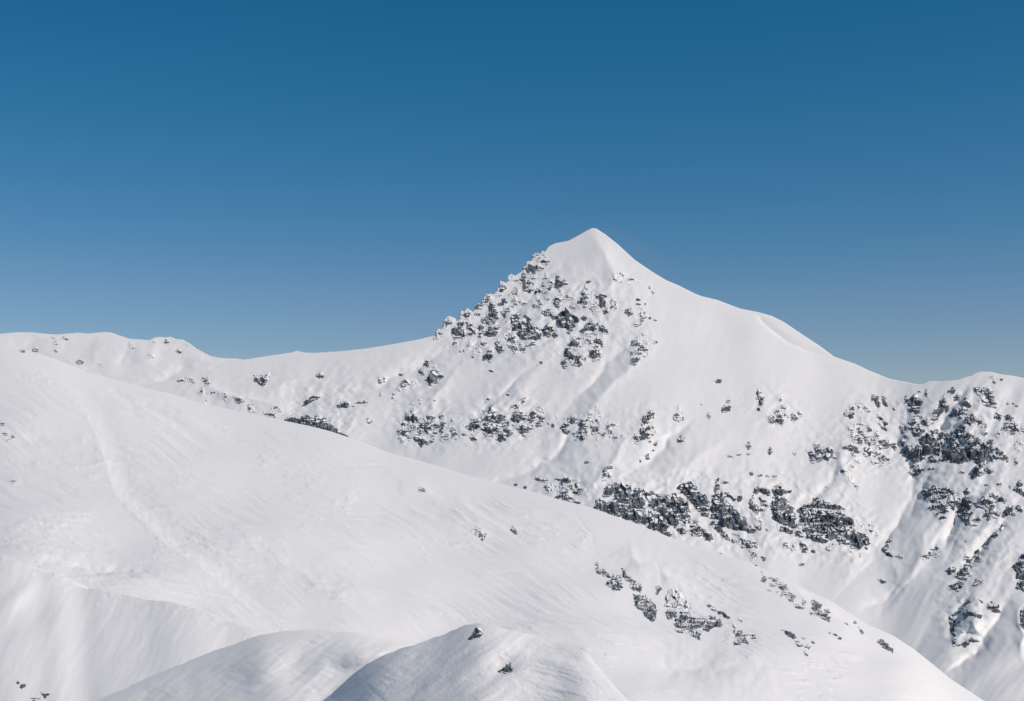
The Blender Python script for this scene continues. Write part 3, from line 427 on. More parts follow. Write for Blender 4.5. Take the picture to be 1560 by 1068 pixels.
B5#M#.35#60,545 98,388 140,368 193,400 203,482 170,584 110,565|188,382 220,238 260,188 332,188 343,262 320,332 260,372|338,202 400,138 470,178 540,188 604,210 614,302 640,400 560,430 430,432 360,342|430,440 560,430 645,420 704,522 550,564 480,532|168,582 200,488 300,418 420,398 473,522 484,684 350,644 248,602|e 525 600 42 90 0|638,262 700,238 804,258 824,402 804,562 680,532 648,442|560,600 690,560 772,572 784,702 740,774 560,704|788,572 870,578 1032,618 1142,700 1194,792 1160,874 1090,934 930,852 778,772|818,302 900,288 1000,338 1010,450 960,572 860,532 900,452 828,380|1000,340 1100,358 1250,308 1352,350 1474,482 1504,602 1400,624 1300,560 1100,480 1010,450|960,572 1010,450 1100,480 1300,560 1400,624 1382,722 1280,834 1208,802 1150,692 1040,612|1088,902 1200,898 1228,950 1200,984 1130,952#great dark cliff rising directly behind the front slope, leftmost of the cliff band#cliff
D7#M#.3#-240,-60 -100,-80 -70,0 -120,100 -190,110|-80,95 20,72 72,140 82,240 -50,247 -83,170|93,200 150,178 233,240 234,302 190,318 118,262|-40,20 40,52 -10,62#low dark lumps trailing right from the foot of the great cliff#rock_outcrop
B5#M#.15#1308,862 1400,828 1453,892 1422,954 1350,934#striped block at the lower right corner of the great cliff#boulder
B6#M#.3#128,332 180,268 330,238 424,340 400,470 300,450 220,432|224,434 300,452 400,472 424,345 504,440 604,480 592,562 520,600 420,662 300,522|425,665 520,602 594,565 603,702 580,772 510,764#slanting dark cliff between the great cliff and the long bulging one#cliff
B6#M#.35#638,472 700,388 804,398 853,472 800,560 700,620 636,600|630,622 700,622 800,562 884,522 964,602 994,662 900,740 790,800 700,794 638,782|790,802 900,742 994,664 1062,722 1152,802 1194,902 1160,974 1050,974 900,934 820,924 778,872|678,382 700,288 718,208 752,166 742,240 762,340 703,387|828,400 900,418 962,470 1004,492 980,532 898,460|e 1065 490 34 52 0|618,852 680,838 762,880 804,982 844,1002 760,1014 698,962 638,890|1168,972 1220,898 1284,930 1314,982 1260,1024 1198,1012#long bulging dark cliff with a narrow chimney above it, centre of the cliff band#cliff
B7#M#.15#198,602 260,598 352,638 424,640 424,754 350,734 288,692 220,724 178,692|128,802 180,748 203,872 232,960 252,1034 208,1032 148,932 118,860|258,762 320,788 372,858 454,880 443,924 350,894 298,902 288,840|228,882 290,928 344,970 260,984|204,1100 262,1090 312,1150 300,1172 262,1158|e 260 1230 55 46 20|e 395 1265 37 21 20#narrow ladder of striped ledges left of the pillar with the pointed cap#cliff
B7#M#.4#468,682 530,578 584,568 614,660 744,690 620,744 500,744|478,782 540,758 602,800 652,778 704,850 640,960 540,1000 458,950|458,955 540,1005 640,965 744,900 784,1000 824,1062 800,1200 640,1180 480,1102|480,1105 640,1182 800,1205 838,1180 856,1240 840,1246 720,1232 650,1206 560,1146 500,1090|638,872 700,868 794,940 720,914#dark pillar with a pointed cap in the middle right of the cliff band#cliff
B8#M#.35#328,412 400,338 470,268 590,278 600,198 662,188 754,240 740,345 540,332 430,372|745,345 754,242 832,260 902,288 1002,320 1094,380 960,374 800,352|390,560 400,350 560,350 640,358 620,560 500,570|620,560 640,358 720,368 870,385 860,590 740,570|870,388 1022,400 1084,470 1194,520 1214,602 1060,620 860,595|380,565 500,575 640,565 760,580 740,720 560,740 460,700 372,640|760,582 1060,622 1050,760 940,800 800,834 740,720|470,705 560,742 740,722 800,836 780,884 600,834 500,764|1062,622 1216,604 1234,702 1384,750 1300,860 1150,880 1050,765|940,805 1050,765 1150,880 1110,912 1050,864 990,894|1150,885 1300,862 1384,752 1444,852 1422,914 1380,884 1300,944 1260,964 1150,934|e 1395 945 23 25 0#broad layered dark cliff with a domed top, rightmost of the cliff band#cliff
B8#M#.2#58,622 100,588 202,640 304,690 384,680 424,782 380,794 250,722 130,704 78,672|378,862 420,828 474,902 494,962 430,974 388,932|e 170 900 33 36 0|e 278 920 25 42 0#splintered blocks below the gap between the pillar and the broad layered cliff#rock_outcrop
B8#M#.4#e 590 992 40 19 25#dark leaf-shaped boulder below the broad layered cliff#boulder
B8#M#.15#e 815 960 42 27 40|e 895 890 20 14 0#grey stone half sunk in snow under the middle of the broad layered cliff#boulder
B8#M#.2#e 1165 1005 22 17 30|e 1305 1050 14 34 0#tiny hanging stones under the right end of the broad layered cliff#rock_outcrop
B8#M#-.1#e 1295 550 23 15 20|e 1380 585 31 15 20|e 1470 605 62 17 10|e 1465 690 42 25 20|e 1535 715 26 21 20#row of snowy ledges to the right of the broad layered cliff#rock_outcrop
D7#M#.2#678,250 720,228 724,330 740,440 718,454 698,440|740,330 830,328 944,390 934,432 880,464 850,482 760,432|850,482 904,520 884,602 850,624 838,570|e 910 550 31 26 0#ragged hanging outcrop just above the front slope, under the long bulging cliff#rock_outcrop
D7#M#-.05#e 585 340 36 42 0|e 590 240 30 20 10#striped snowy stone left of the ragged hanging outcrop#boulder
D7#M#.4#e 1030 605 27 39 -20#dark egg-shaped stone where the front slope meets the cliff foot#boulder
D7#M#.3#e 915 710 25 15 -10#tiny dark stone on the front slope's edge below the egg-shaped stone#boulder
D7#M#.15#368,242 430,218 484,240 518,332 480,312 418,292#tattered rock under the lower left end of the long bulging cliff#rock_outcrop
D7#M#.1#e 410 545 57 13 15#thin dark ledge in the snow hollow above the front slope's horizon#rock_outcrop
D5#M#.3#768,92 810,66 850,90 832,124 798,122#five-sided stone hanging alone in the snow bowl under the cliff band#boulder
B7#M#.25#e 150 410 31 34 0#round stone leftmost of the four above the narrow ladder of ledges#boulder
B7#M#.3#e 280 440 37 19 0#dark flat stone second from the left above the narrow ladder#boulder
B7#M#.2#e 390 455 30 17 10#third stone of the row above the narrow ladder of ledges#boulder
B7#M#.1#e 500 450 38 17 5#palest stone, rightmost of the row above the narrow ladder#boulder
B6#M#.2#e 845 252 58 17 5#thin dark ledge right of the narrow chimney#rock_outcrop
D3#S#.1#163,170 200,158 214,260 282,260 334,300 384,360 384,414 300,384 238,342 183,310|438,330 470,378 542,380 562,452 584,562 530,594 450,604 388,562 338,510 378,440 420,438#double-stepped rock highest on the left of the front slope's rocks#rock_outcrop
D3#S#.1#563,250 602,280 634,380 702,410 764,470 720,500 640,462 608,420 590,330|745,470 842,480 874,582 850,608 768,602 698,562 698,510#narrow diagonal rock beside the double-stepped one on the front slope#rock_outcrop
D3#S#.25#758,652 850,648 934,660 940,800 890,850 798,832 768,770|940,670 1002,698 1084,780 1098,852 1082,1002 1040,1034 958,982 890,882 940,810#dark split boulder below the narrow diagonal rock on the front slope#rock_outcrop
D3#S#.1#e 1135 560 44 48 20|e 1100 630 21 26 0#small knob above the widest outcrop of the front slope#boulder
D4#S#.15#138,492 200,448 302,470 314,542 270,584 180,594 148,540|278,602 350,558 360,478 440,478 502,490 560,560 540,640 400,660 290,650|290,655 400,662 540,645 602,740 500,764 400,764 310,744 268,682|560,562 602,558 702,560 754,580 720,640 690,720 602,742 545,645|755,580 762,528 884,530 914,592 984,622 994,692 900,704 800,772 700,762 722,642|458,832 520,768 640,758 704,822 662,862 662,944 600,914 518,862|278,772 340,778 450,778 402,828 318,812#widest dark outcrop on the front slope, ragged along its lower edge#cliff
D4#S#-.33#118,400 135,330 185,200 300,170 420,275 550,430 450,465 250,418#thinly snow-veiled slab above the widest outcrop of the front slope#rock_outcrop
D4#S#.4#758,378 850,408 982,478 1042,478 1062,530 1114,560 1090,598 1048,560 998,512 878,462 778,412#thin black curved edge up right of the widest front-slope outcrop#rock_outcrop
D4#S#.05#1158,640 1192,660 1202,740 1190,792 1292,768 1300,860 1240,900 1148,872 1198,850|1240,905 1310,830 1404,860 1424,932 1390,1024 1300,964|1180,1022 1178,960 1240,920 1300,970 1260,1010|e 1465 885 42 40 0|e 1270 590 42 20 40#speckled rock with a side knob, right of the widest front-slope outcrop#rock_outcrop
D5#S#.1#198,198 230,238 284,320 260,374 188,342 218,290|308,300 350,288 402,318 420,345 400,382 320,330|420,312 440,308 502,370 584,420 594,482 540,545 470,472 405,385|440,530 520,540 594,485 624,560 704,580 714,642 670,704 608,682 570,594 500,604|318,388 400,418 414,444 338,432|688,722 760,758 854,802 800,824 728,792|e 845 710 26 52 0|308,478 354,507 288,492#long speckled diagonal outcrop near the right-hand crest of the front slope#rock_outcrop
D5#S#.15#958,648 1040,688 1114,760 1100,820 1000,850 968,830 960,740|1000,855 1100,822 1134,880 1202,900 1254,970 1232,1024 1130,984 1000,924|1148,828 1210,828 1248,892 1188,884|e 955 890 25 17 0#darker speckled outcrop next down the front slope's right-hand crest#rock_outcrop
D6#S#.35#148,438 220,468 294,510 322,562 280,574 218,512#smooth dark arrow-shaped slab on the front slope#rock_outcrop
D6#S#.0#308,590 350,598 342,640 404,640 444,680 400,668 328,662|440,640 480,638 503,662 460,694 440,680|e 400 570 32 11 30|e 510 625 23 13 30|403,720 430,708 453,772 420,774#snowy curled fragments below the smooth arrow-shaped slab#rock_outcrop
D6#S#.4#1233,580 1300,578 1354,620 1364,662 1414,690 1404,734 1350,704 1288,682 1243,620#smooth dark flat rock lowest on the front slope's right-hand crest#rock_outcrop
D6#S#.15#1018,420 1080,488 1084,532 1050,524|e 985 365 19 15 40|e 880 408 33 9 30#few small stones along the crest above the smooth dark flat rock#rock_outcrop
D6#S#.0#e 760 550 27 9 20|e 810 590 17 21 -30|e 700 528 17 9 0#faint line of flecks between the two slabs of the front slope#rock_outcrop
E6#S#.0#1088,400 1110,383 1152,420 1132,434#speckled stone at the end of a snow streak, middle of the front slope#boulder
E6#S#.1#e 890 228 18 7 20#thin sliver of rock high in the middle of the front slope#boulder
E6#S#-.05#e 1255 395 13 18 -20#snowy bump of rock right of the speckled stone#boulder
D8#M#.45#128,512 170,468 240,443 342,460 330,560 250,548|330,560 342,460 440,443 522,443 574,482 560,600 420,575|560,602 575,482 602,438 680,478 762,478 740,600 700,660 600,635|700,665 740,600 762,480 834,560 924,650 1004,700 1094,750 1000,750 800,720#long black lens of rock showing over the left part of the front slope#cliff
D8#M#.4#408,277 430,233 490,188 560,138 602,148 674,157 602,192 520,232 450,272#dark slanting streak of rock on the left saddle#rock_outcrop
D8#M#.2#938,272 1000,228 1040,166 1094,200 1132,250 1184,292 1100,294 1000,314 985,348 958,310#pyramid-shaped small rock right of the dark slanting streak#rock_outcrop
D8#M#.15#1198,242 1330,218 1350,193 1394,230 1310,244#flat streaked rock right next to the pyramid-shaped small rock#rock_outcrop
D8#M#.2#1386,480 1410,462 1424,520 1478,515 1420,549 1398,542#crescent of rock on the snow below the flat streaked rock#rock_outcrop
E2#M#.1#103,350 130,362 160,342 193,342 184,375 168,395 150,413 133,397 113,370#heart-shaped rock alone on the smooth left shoulder#rock_outcrop
E2#M#-.15#e 490 350 18 20 -40#faint snowy mark of rock right of the heart-shaped rock#rock_outcrop
E2#M#.3#e 195 577 23 7 5|e 230 542 21 5 0|e 80 545 12 10 40|e 255 550 10 7 20#low dark flecks on the saddle left of the long black lens#rock_outcrop
E1#M#.4#1003,346 1028,334 1052,350 1025,357|e 982 352 9 6 0|e 1115 352 13 9 30#small dark rock on the crest of the near left hump#rock_outcrop
E1#M#.05#e 1150 420 14 10 -30|e 1215 445 6 20 -10|e 1290 455 22 12 30|e 1110 480 12 8 0|e 1350 500 10 14 -30|e 1090 415 8 14 10#thin curved traces of rock around the bright hump on the left#rock_outcrop
E1#R#.1#e 300 150 14 9 20|e 290 120 12 6 10#two flecks of rock under the leftmost rise of the distant ridge#rock_outcrop
E1#R#.2#e 305 192 14 8 20#lone dark fleck low on the distant ridge's left half#boulder
E1#R#.2#e 355 125 16 8 30#rock fleck hanging under the distant ridge's skyline#boulder
E1#R#.15#e 710 165 17 12 30#rock patch in the hollow of the distant ridge, left of its last knob#rock_outcrop
E1#R#-.05#e 815 218 22 10 20#faint flat rock under the distant ridge's hollow#rock_outcrop
E1#R#.25#e 965 195 17 10 30#dark rock on the right flank of the distant ridge's last knob#boulder
E1#R#.05#e 835 145 14 6 10|e 900 145 14 14 0#pale rocks on top of the distant ridge's last knob#rock_outcrop
E1#R#.3#e 540 262 9 6 0#tiny dark speck at the foot of the distant ridge#boulder
E1#S#.2#e 122 193 15 9 20|e 190 181 8 4 0|e 430 246 12 5 10#small dark rocks along the top left crest of the front slope#rock_outcrop
E1#S#.1#e 14 532 12 11 0#grey stone at the left edge of the picture on the front slope#boulder
E1#S#-.2#e 30 577 18 7 10|e 70 592 14 9 -10|e 45 605 16 6 0#snowed-in ripples of rock by the left edge, under the grey stone#rock_outcrop
E1#S#.3#e 72 798 13 5 10#thin dark splinter near the left edge of the front slope#boulder
E7#B#.4#e 110 933 10 10 0#smaller of two black stones on the lower left bank#boulder
E7#B#.4#e 135 957 17 12 -10#larger rounded black stone beside the smaller one on the lower left bank#boulder
E7#B#.4#240,995 255,988 292,1005 265,1027 255,1010#jagged black stone near the bottom left corner#boulder
E7#B#.4#188,1028 240,1033 202,1050#flat black stone at the very bottom of the left bank#boulder
E5#K#-.02#913,296 945,270 955,243 970,248 974,285 945,292#grey pointed stone on top of the rounded foreground mound#boulder
E5#K#.05#1038,425 1085,388 1098,415 1080,437#small dark rock under the lip on the foreground mound's right side#boulder
"""
ROCKS = []  # the long thin strip up the lower right couloir is shade built as rock
for line in ROCK_TABLE.strip().splitlines():
    crop, sheet, bare, pieces, label, name = line.split('#')
    ROCKS.append((crop, sheet, bare, [piece_outline(pc, crop) for pc in pieces.split('|')], label, name))
# how rocky each stretch of the far face is: snow between rocks lies in sharper ribs
_dens = np.zeros((280, 400))
for rk in ROCKS:
    if rk[1] != 'M': continue
    for o_ in rk[3]:
        lo, hi = o_.min(0), o_.max(0)
        c0, c1 = (lo + hi) / 2; ar = (hi[0] - lo[0]) * (hi[1] - lo[1]) * .7 / 16
        jx, iy = int(c0 / 4), int(c1 / 4)
        if 0 <= jx < 400 and 0 <= iy < 280: _dens[iy, jx] += ar
_k = np.exp(-.5 * (np.arange(-18, 19) / 6.0) ** 2); _k /= _k.sum()
_dens = np.apply_along_axis(lambda q: np.convolve(q, _k, 'same'), 0, _dens)
_dens = np.apply_along_axis(lambda q: np.convolve(q, _k, 'same'), 1, _dens)
def rockiness(u, v):
    x = np.clip(np.asarray(u, float) / 4, 0, 398.9); y = np.clip(np.asarray(v, float) / 4, 0, 278.9)
    i, j = y.astype(int), x.astype(int); fy, fx = y - i, x - j
    q = (_dens[i, j] * (1 - fy) + _dens[i + 1, j] * fy) * (1 - fx) + (_dens[i, j + 1] * (1 - fy) + _dens[i + 1, j + 1] * fy) * fx
    return np.clip(q * 4.0, 0, 1)

# ----------------------------------------------------------------- terrain: the far mountain face
SKY_M = curve([(-200, 650), (150, 614), (215, 590), (242, 582), (262, 579), (290, 573), (318, 565), (345, 552), (360, 549.3),
    (372, 548), (400, 543.5), (430, 539), (444, 537), (452, 534.2), (462, 537), (480, 537.6), (520, 535), (560, 530.5), (600, 524), (640, 516.5),
    (662, 511), (670, 505), (675, 500), (680, 496), (688, 489.5), (696, 489), (702, 485.5), (706, 479), (714, 477), (722, 474), (727, 466), (734, 463), (739, 453), (746, 449.5), (752, 449),
    (758, 442), (764, 435.5), (771, 431), (778, 423), (786, 419), (796, 412.5), (801, 404.5), (808, 398), (815, 391.5), (824, 386), (831, 382.5), (836, 375), (846, 370.5), (865, 367), (882, 358),
    (893, 351.5), (902, 347.3), (908, 348), (922, 357), (941, 372), (967, 396), (995, 415), (1015, 427), (1032, 434), (1058, 447),
    (1068, 451), (1093, 457), (1127, 470), (1155, 475.5), (1175, 481), (1195, 491), (1220, 508), (1248, 526.5), (1271, 543.5),
    (1302, 554), (1324, 564.5), (1355, 577), (1378, 581.5), (1398, 585.5), (1406, 585), (1415, 580.5), (1436, 581), (1456, 579),
    (1469, 575), (1481, 572), (1485, 568.5), (1494, 566), (1510, 566.5), (1523, 570), (1544, 572.5), (1559, 576), (1640, 592), (1800, 600)])

_gu = np.arange(-300, 1901, 1.0)
_gs = np.interp(_gu, [-300, 300, 640, 870, 930, 1000, 1240, 1330, 1380, 1440, 1500, 1560, 1900],
                     [.24, .24, .28, .30, .16, .03, .0, .04, .38, .44, .26, .16, .1])
_G = np.cumsum(_gs); _G -= np.interp(905, _gu, _G)

GULLY_CRAG = [(1404, 584), (1388, 612), (1374, 655), (1371, 690), (1392, 725), (1388, 765), (1362, 806), (1322, 856), (1268, 917), (1220, 970)]
def Y_mountain(u, v):
    u = np.asarray(u, float); v = np.asarray(v, float)
    Y = 2500 - 1.42 * (v - 347) - 1.12 * np.interp(u, _gu, _G)
    # long fall-line relief, running down to the left on the west face and in the crags, straighter on the right
    a, c = rot(u, v, 43)
    wl = sstep(990, 880, u + .35 * (v - 500)); wc = sstep(1340, 1400, u); wr = 1 - np.clip(wl + wc, 0, 1)
    warp = 14 * gnoise(u / 120, v / 120, 5)
    band_m = sstep(-.25, .55, fbm(u / 120, v / 120, 2, 6))
    r = wl * (6.5 * fbm((c + warp) / 85, a / 420, 2, 11) + 1.0 * band_m * fbm((c + warp) / 24, a / 190, 3, 12))
    a2, c2 = rot(u, v, 36)
    r = r + wc * (6 * fbm((c2 + warp) / 62, a2 / 300, 2, 21) + 1.0 * ridged((c2 + warp) / 44, a2 / 170, 2, 23) + .2 * ridged((c2 + .6 * warp) / 13, a2 / 120, 2, 25) + .8 * fbm((c2 + warp) / 18, a2 / 150, 3, 22))
    a3, c3 = rot(u, v, 18)
    r = r + wr * (6 * fbm((c3 + warp) / 130, a3 / 220, 2, 31) + .5 * band_m * fbm((c3 + warp) / 26, a3 / 110, 3, 32))
    rk = rockiness(u, v)
    fl = wl * ridged((c + warp) / 26, a / 90, 2, 14) + wc * ridged((c2 + warp) / 24, a2 / 90, 2, 24) + wr * ridged((c3 + warp) / 24, a3 / 60, 2, 34)
    r = r + rk * (1.5 * fl * sstep(-.3, .5, fbm(u / 60, v / 60, 2, 43)) + 1.7 * fbm(u / 17, v / 12, 3, 42) + 1.9 * ridged(u / 22 + .4 * v / 22, v / 17, 2, 44))
    # fade the relief at the skyline so the outline stays as digitised
    sky = SKY_M(u)
    r = r * (.25 + .75 * sstep(0, 40, v - sky))
    r = r + .07 * fbm(u / 9, v / 9, 3, 41) + wl * .45 * band_m * fbm((c + .5 * warp) / 8, a / 70, 2, 45)
    # summit arete and named folds
    r = r + stroke(u, v, [(903, 340), (912, 375), (930, 420), (925, 455), (930, 500)], 23, 6.7)
    r = r + stroke(u, v, [(985, 490), (945, 540), (880, 605), (840, 640)], 14, -8.7)
    r = r + stroke(u, v, [(1000, 505), (960, 560), (900, 620), (862, 650)], 17, 6.7)
    r = r + stroke(u, v, [(850, 520), (790, 575), (735, 625), (690, 672)], 13, -6.7)
    r = r + stroke(u, v, [(730, 500), (650, 552), (560, 596), (470, 610), (350, 606)], 24, -13.0)
    r = r + stroke(u, v, [(560, 540), (480, 570), (420, 590), (330, 585)], 26, 7)
    r = r + stroke(u, v, [(470, 640), (380, 606), (320, 596), (270, 596)], 16, 8)
    r = r + stroke(u, v, [(720, 545), (660, 600), (610, 622)], 14, 5.7)
    r = r + stroke(u, v, [(880, 378), (838, 420), (800, 465), (775, 500)], 7, -3.9)
    r = r + stroke(u, v, [(940, 620), (880, 665), (800, 720), (700, 770)], 15, -11.5)
    r = r + stroke(u, v, [(980, 640), (930, 700), (885, 770)], 10, 6.7)
    r = r + stroke(u, v, [(1085, 620), (1030, 665), (985, 700), (940, 735)], 14, -9.6)
    r = r + stroke(u, v, [(1130, 640), (1070, 690), (1020, 715), (950, 735)], 26, 9.6)
    r = r + stroke(u, v, [(1285, 690), (1262, 735), (1232, 765), (1205, 790)], 11, -8.7)
    r = r + stroke(u, v, [(1300, 640), (1285, 700), (1290, 760)], 23, 7.8)
    r = r + stroke(u, v, [(1230, 800), (1300, 850), (1280, 905)], 23, 5.7)
    d, sd, f = dpoly(u, v, [(904, 330), (906, 352), (915, 376), (932, 402), (958, 436), (985, 480), (1004, 522)])
    r = r + 8.5 * np.exp(-(np.sqrt(d * d + 6) - 2.4) / 46) * sstep(1, .35, f)
    d, sd, f = dpoly(u, v, [(1004, 418), (990, 450), (968, 492), (946, 540)])
    r = r - 2.2 * np.exp(-d / 10) * sstep(0, .3, f) * sstep(1, .5, f)
    # the cornice line under the right-hand shoulder
    r = r + step_edge(u, v, [(1150, 477), (1162, 492), (1180, 507), (1200, 522), (1225, 533), (1262, 545)], 9, -3.4) \
          + 1.8 * np.exp(-((u - 1195) / 55) ** 2) * sstep(0, -14, v - np.interp(u, [1150, 1162, 1180, 1200, 1225, 1262], [477, 492, 507, 522, 533, 545]))
    # gully against the crags, and the couloirs between the crag ribs
    for pts, w, am in ((GULLY_CRAG, 16, -8),
                       ([(1490, 572), (1462, 610), (1440, 640), (1424, 672), (1400, 690)], 8, -12),
                       ([(1500, 575), (1478, 612), (1450, 636), (1434, 655)], 13, 8),
                       ([(1468, 640), (1445, 662), (1425, 690)], 9, -9),
                       ([(1432, 705), (1408, 735), (1392, 775), (1378, 812)], 8, -8),
                       ([(1500, 738), (1478, 760), (1460, 785), (1448, 810), (1432, 850)], 10, -14),
                       ([(1463, 790), (1448, 812), (1438, 845)], 6, -9),
                       ([(1535, 770), (1525, 800), (1494, 836), (1468, 868), (1452, 905)], 7, -12),
                       ([(1480, 902), (1462, 925), (1449, 950), (1450, 985)], 8, -11),
                       ([(1500, 905), (1485, 945), (1478, 980)], 22, 13),
                       ([(1545, 890), (1520, 940), (1480, 1000), (1435, 1025)], 12, -12),
                       ([(1560, 900), (1552, 960), (1560, 1030)], 14, 10),
                       ([(1420, 790), (1400, 850), (1370, 910)], 22, 9),
                       ([(1482, 782), (1464, 810), (1449, 838), (1436, 866)], 4, -5), ([(1384, 762), (1369, 797), (1352, 826), (1338, 846)], 4, -5),
                       ([(1440, 800), (1424, 832), (1416, 858)], 4, -3), ([(1405, 868), (1370, 902), (1330, 940)], 5, -3), ([(1520, 960), (1494, 992), (1450, 1018), (1425, 1034)], 5, -5),
                       ([(1340, 840), (1370, 880), (1350, 920)], 22, 6),
                       ([(1390, 868), (1350, 905), (1300, 950)], 10, -6)):
        r = r + stroke(u, v, pts, w * 1.2, am * 1.1)
    return Y - r

def surface(Yf, U, V):
    """world points of a ground sheet: Yf gives the distance, or the distance and a lift in metres"""
    q = Yf(U, V)
    if isinstance(q, tuple):
        P = point(U, V, q[0]); P[..., 2] += q[1]
        return P
    return point(U, V, q)

def u_gully(v):
    return np.interp(v, [p[1] for p in GULLY_CRAG], [p[0] for p in GULLY_CRAG])

def back_rows(P, sky_row, n, dy, drop):
    """far side of a ridge: carry the skyline away and down so the hill has a back"""
    rows = []
    for k in range(1, n + 1):
        q = P[sky_row].copy()
        q[:, 1] += dy * k
        q[:, 2] -= drop * k * k / n + drop * .3 * k
        q[:, 0] *= 1 + dy * k / 6000.0
        rows.append(q)
    return rows[::-1]

def build_sheet(Yf, u0, u1, du, top, bot, nrow, dyback, dropback, nback=8):
    us = np.arange(u0, u1 + .1, du)
    t = np.linspace(0, 1, nrow)[:, None]
    vt, vb = top(us)[None, :], bot(us)[None, :]
    V = vt + (vb - vt) * t
    U = np.broadcast_to(us[None, :], V.shape)
    P = surface(Yf, U, V)
    rows = back_rows(P, 0, nback, dyback, dropback)
    P = np.concatenate([np.stack(rows), P], 0)
    return P, U, V

P, U, V = build_sheet(Y_mountain, -120, 1720, 2.0, SKY_M, lambda u: np.interp(u, [-120, 400, 700, 1000, 1300, 1500, 1720], [700, 720, 800, 890, 1020, 1150, 1200]), 300, 60, 26)
nr, nc = P.shape[:2]
F = grid_faces(nr, nc)
# one continuous surface, split along the gully into the pyramid peak and the crag beside it
fi = np.arange(len(F)); fr_, fc_ = fi // (nc - 1), fi % (nc - 1)
vrow = np.maximum(fr_ - 8, 0)
isC = U[vrow, fc_] > u_gully(V[vrow, fc_]) + .5
PV = P.reshape(-1, 3)
def sub(Fs):
    ids = np.unique(Fs); remap = np.zeros(len(PV), np.int32); remap[ids] = np.arange(len(ids))
    return PV[ids], remap[Fs]
a, b = sub(F[~isC]); tag(mesh_obj('mountain', a, b, M_SNOW_FAR), kind='structure')
a, b = sub(F[isC]); tag(mesh_obj('mountain_spur', a, b, M_SNOW_FAR), kind='structure')

# ----------------------------------------------------------------- the low ridge on the left horizon
SKY_F = curve([(-200, 512), (-60, 511), (0, 508.5), (25, 506), (48, 506.3), (70, 508.5), (85, 509.6), (100, 508.3), (118, 506.8), (135, 508), (148, 506.6), (158, 505.6),
    (169, 506.6), (183, 511.5), (197, 516), (212, 517), (226, 518.2), (236, 514), (243, 513.2), (252, 514), (259, 512.6), (268, 516.5), (279, 517.6), (290, 524), (299, 531),
    (312, 538), (321, 542.5), (333, 545), (350, 546), (358, 546), (369, 547.7), (420, 556), (520, 585), (600, 620)])
def Y_ridge(u, v):
    u = np.asarray(u, float); v = np.asarray(v, float)
    Y = 3000 - 2.3 * (v - 510) - .25 * (u - 150)
    r = 6 * fbm(u / 80, v / 40, 2, 51) * sstep(0, 14, v - SKY_F(u)) + .8 * fbm(u / 14, v / 9, 3, 52)
    r = r + stroke(u, v, [(255, 512), (240, 530), (215, 552), (190, 570)], 16, 5)
    r = r + stroke(u, v, [(160, 506), (150, 530), (140, 560)], 20, 4)
    r = r + stroke(u, v, [(200, 517), (190, 540), (165, 566)], 14, -4)
    r = r + stroke(u, v, [(330, 552), (270, 568), (215, 578)], 14, -8)
    return Y - r
P, U, V = build_sheet(Y_ridge, -160, 560, 2.0, SKY_F, lambda u: 0 * u + 690, 110, 70, 28)
tag(mesh_obj('ridge', P.reshape(-1, 3), grid_faces(*P.shape[:2]), M_SNOW_FAR), kind='structure')

# ----------------------------------------------------------------- the broad snow slope in front
SKY_S = curve([(-200, 500), (-60, 515), (0, 523), (31, 531), (60, 539), (85, 547), (127, 564), (158, 573), (197, 584), (217, 589.5), (254, 598), (296, 611), (330, 619),
    (355, 625), (400, 633.5), (433, 641), (470, 648.5), (500, 656), (529, 665.5), (570, 681), (596, 691), (638, 702), (674, 712.5), (708, 723), (764, 738), (815, 750),
    (849, 760), (897, 772), (934, 785.5), (962, 795.5), (1018, 818), (1061, 833.5), (1103, 846), (1139, 856), (1155, 864), (1180, 875.5), (1228, 899),
    (1270, 919), (1290, 932), (1321, 951), (1362, 969), (1391, 988), (1420, 1011), (1448, 1034), (1489, 1061), (1560, 1108), (1720, 1215)])
DR = curve([(-200, 1050), (0, 900), (200, 850), (437, 800), (700, 660), (900, 570), (1200, 450), (1490, 370), (1720, 330)])
SKY_SS = smooth_curve(SKY_S, 28); DRS = smooth_curve(DR, 90)
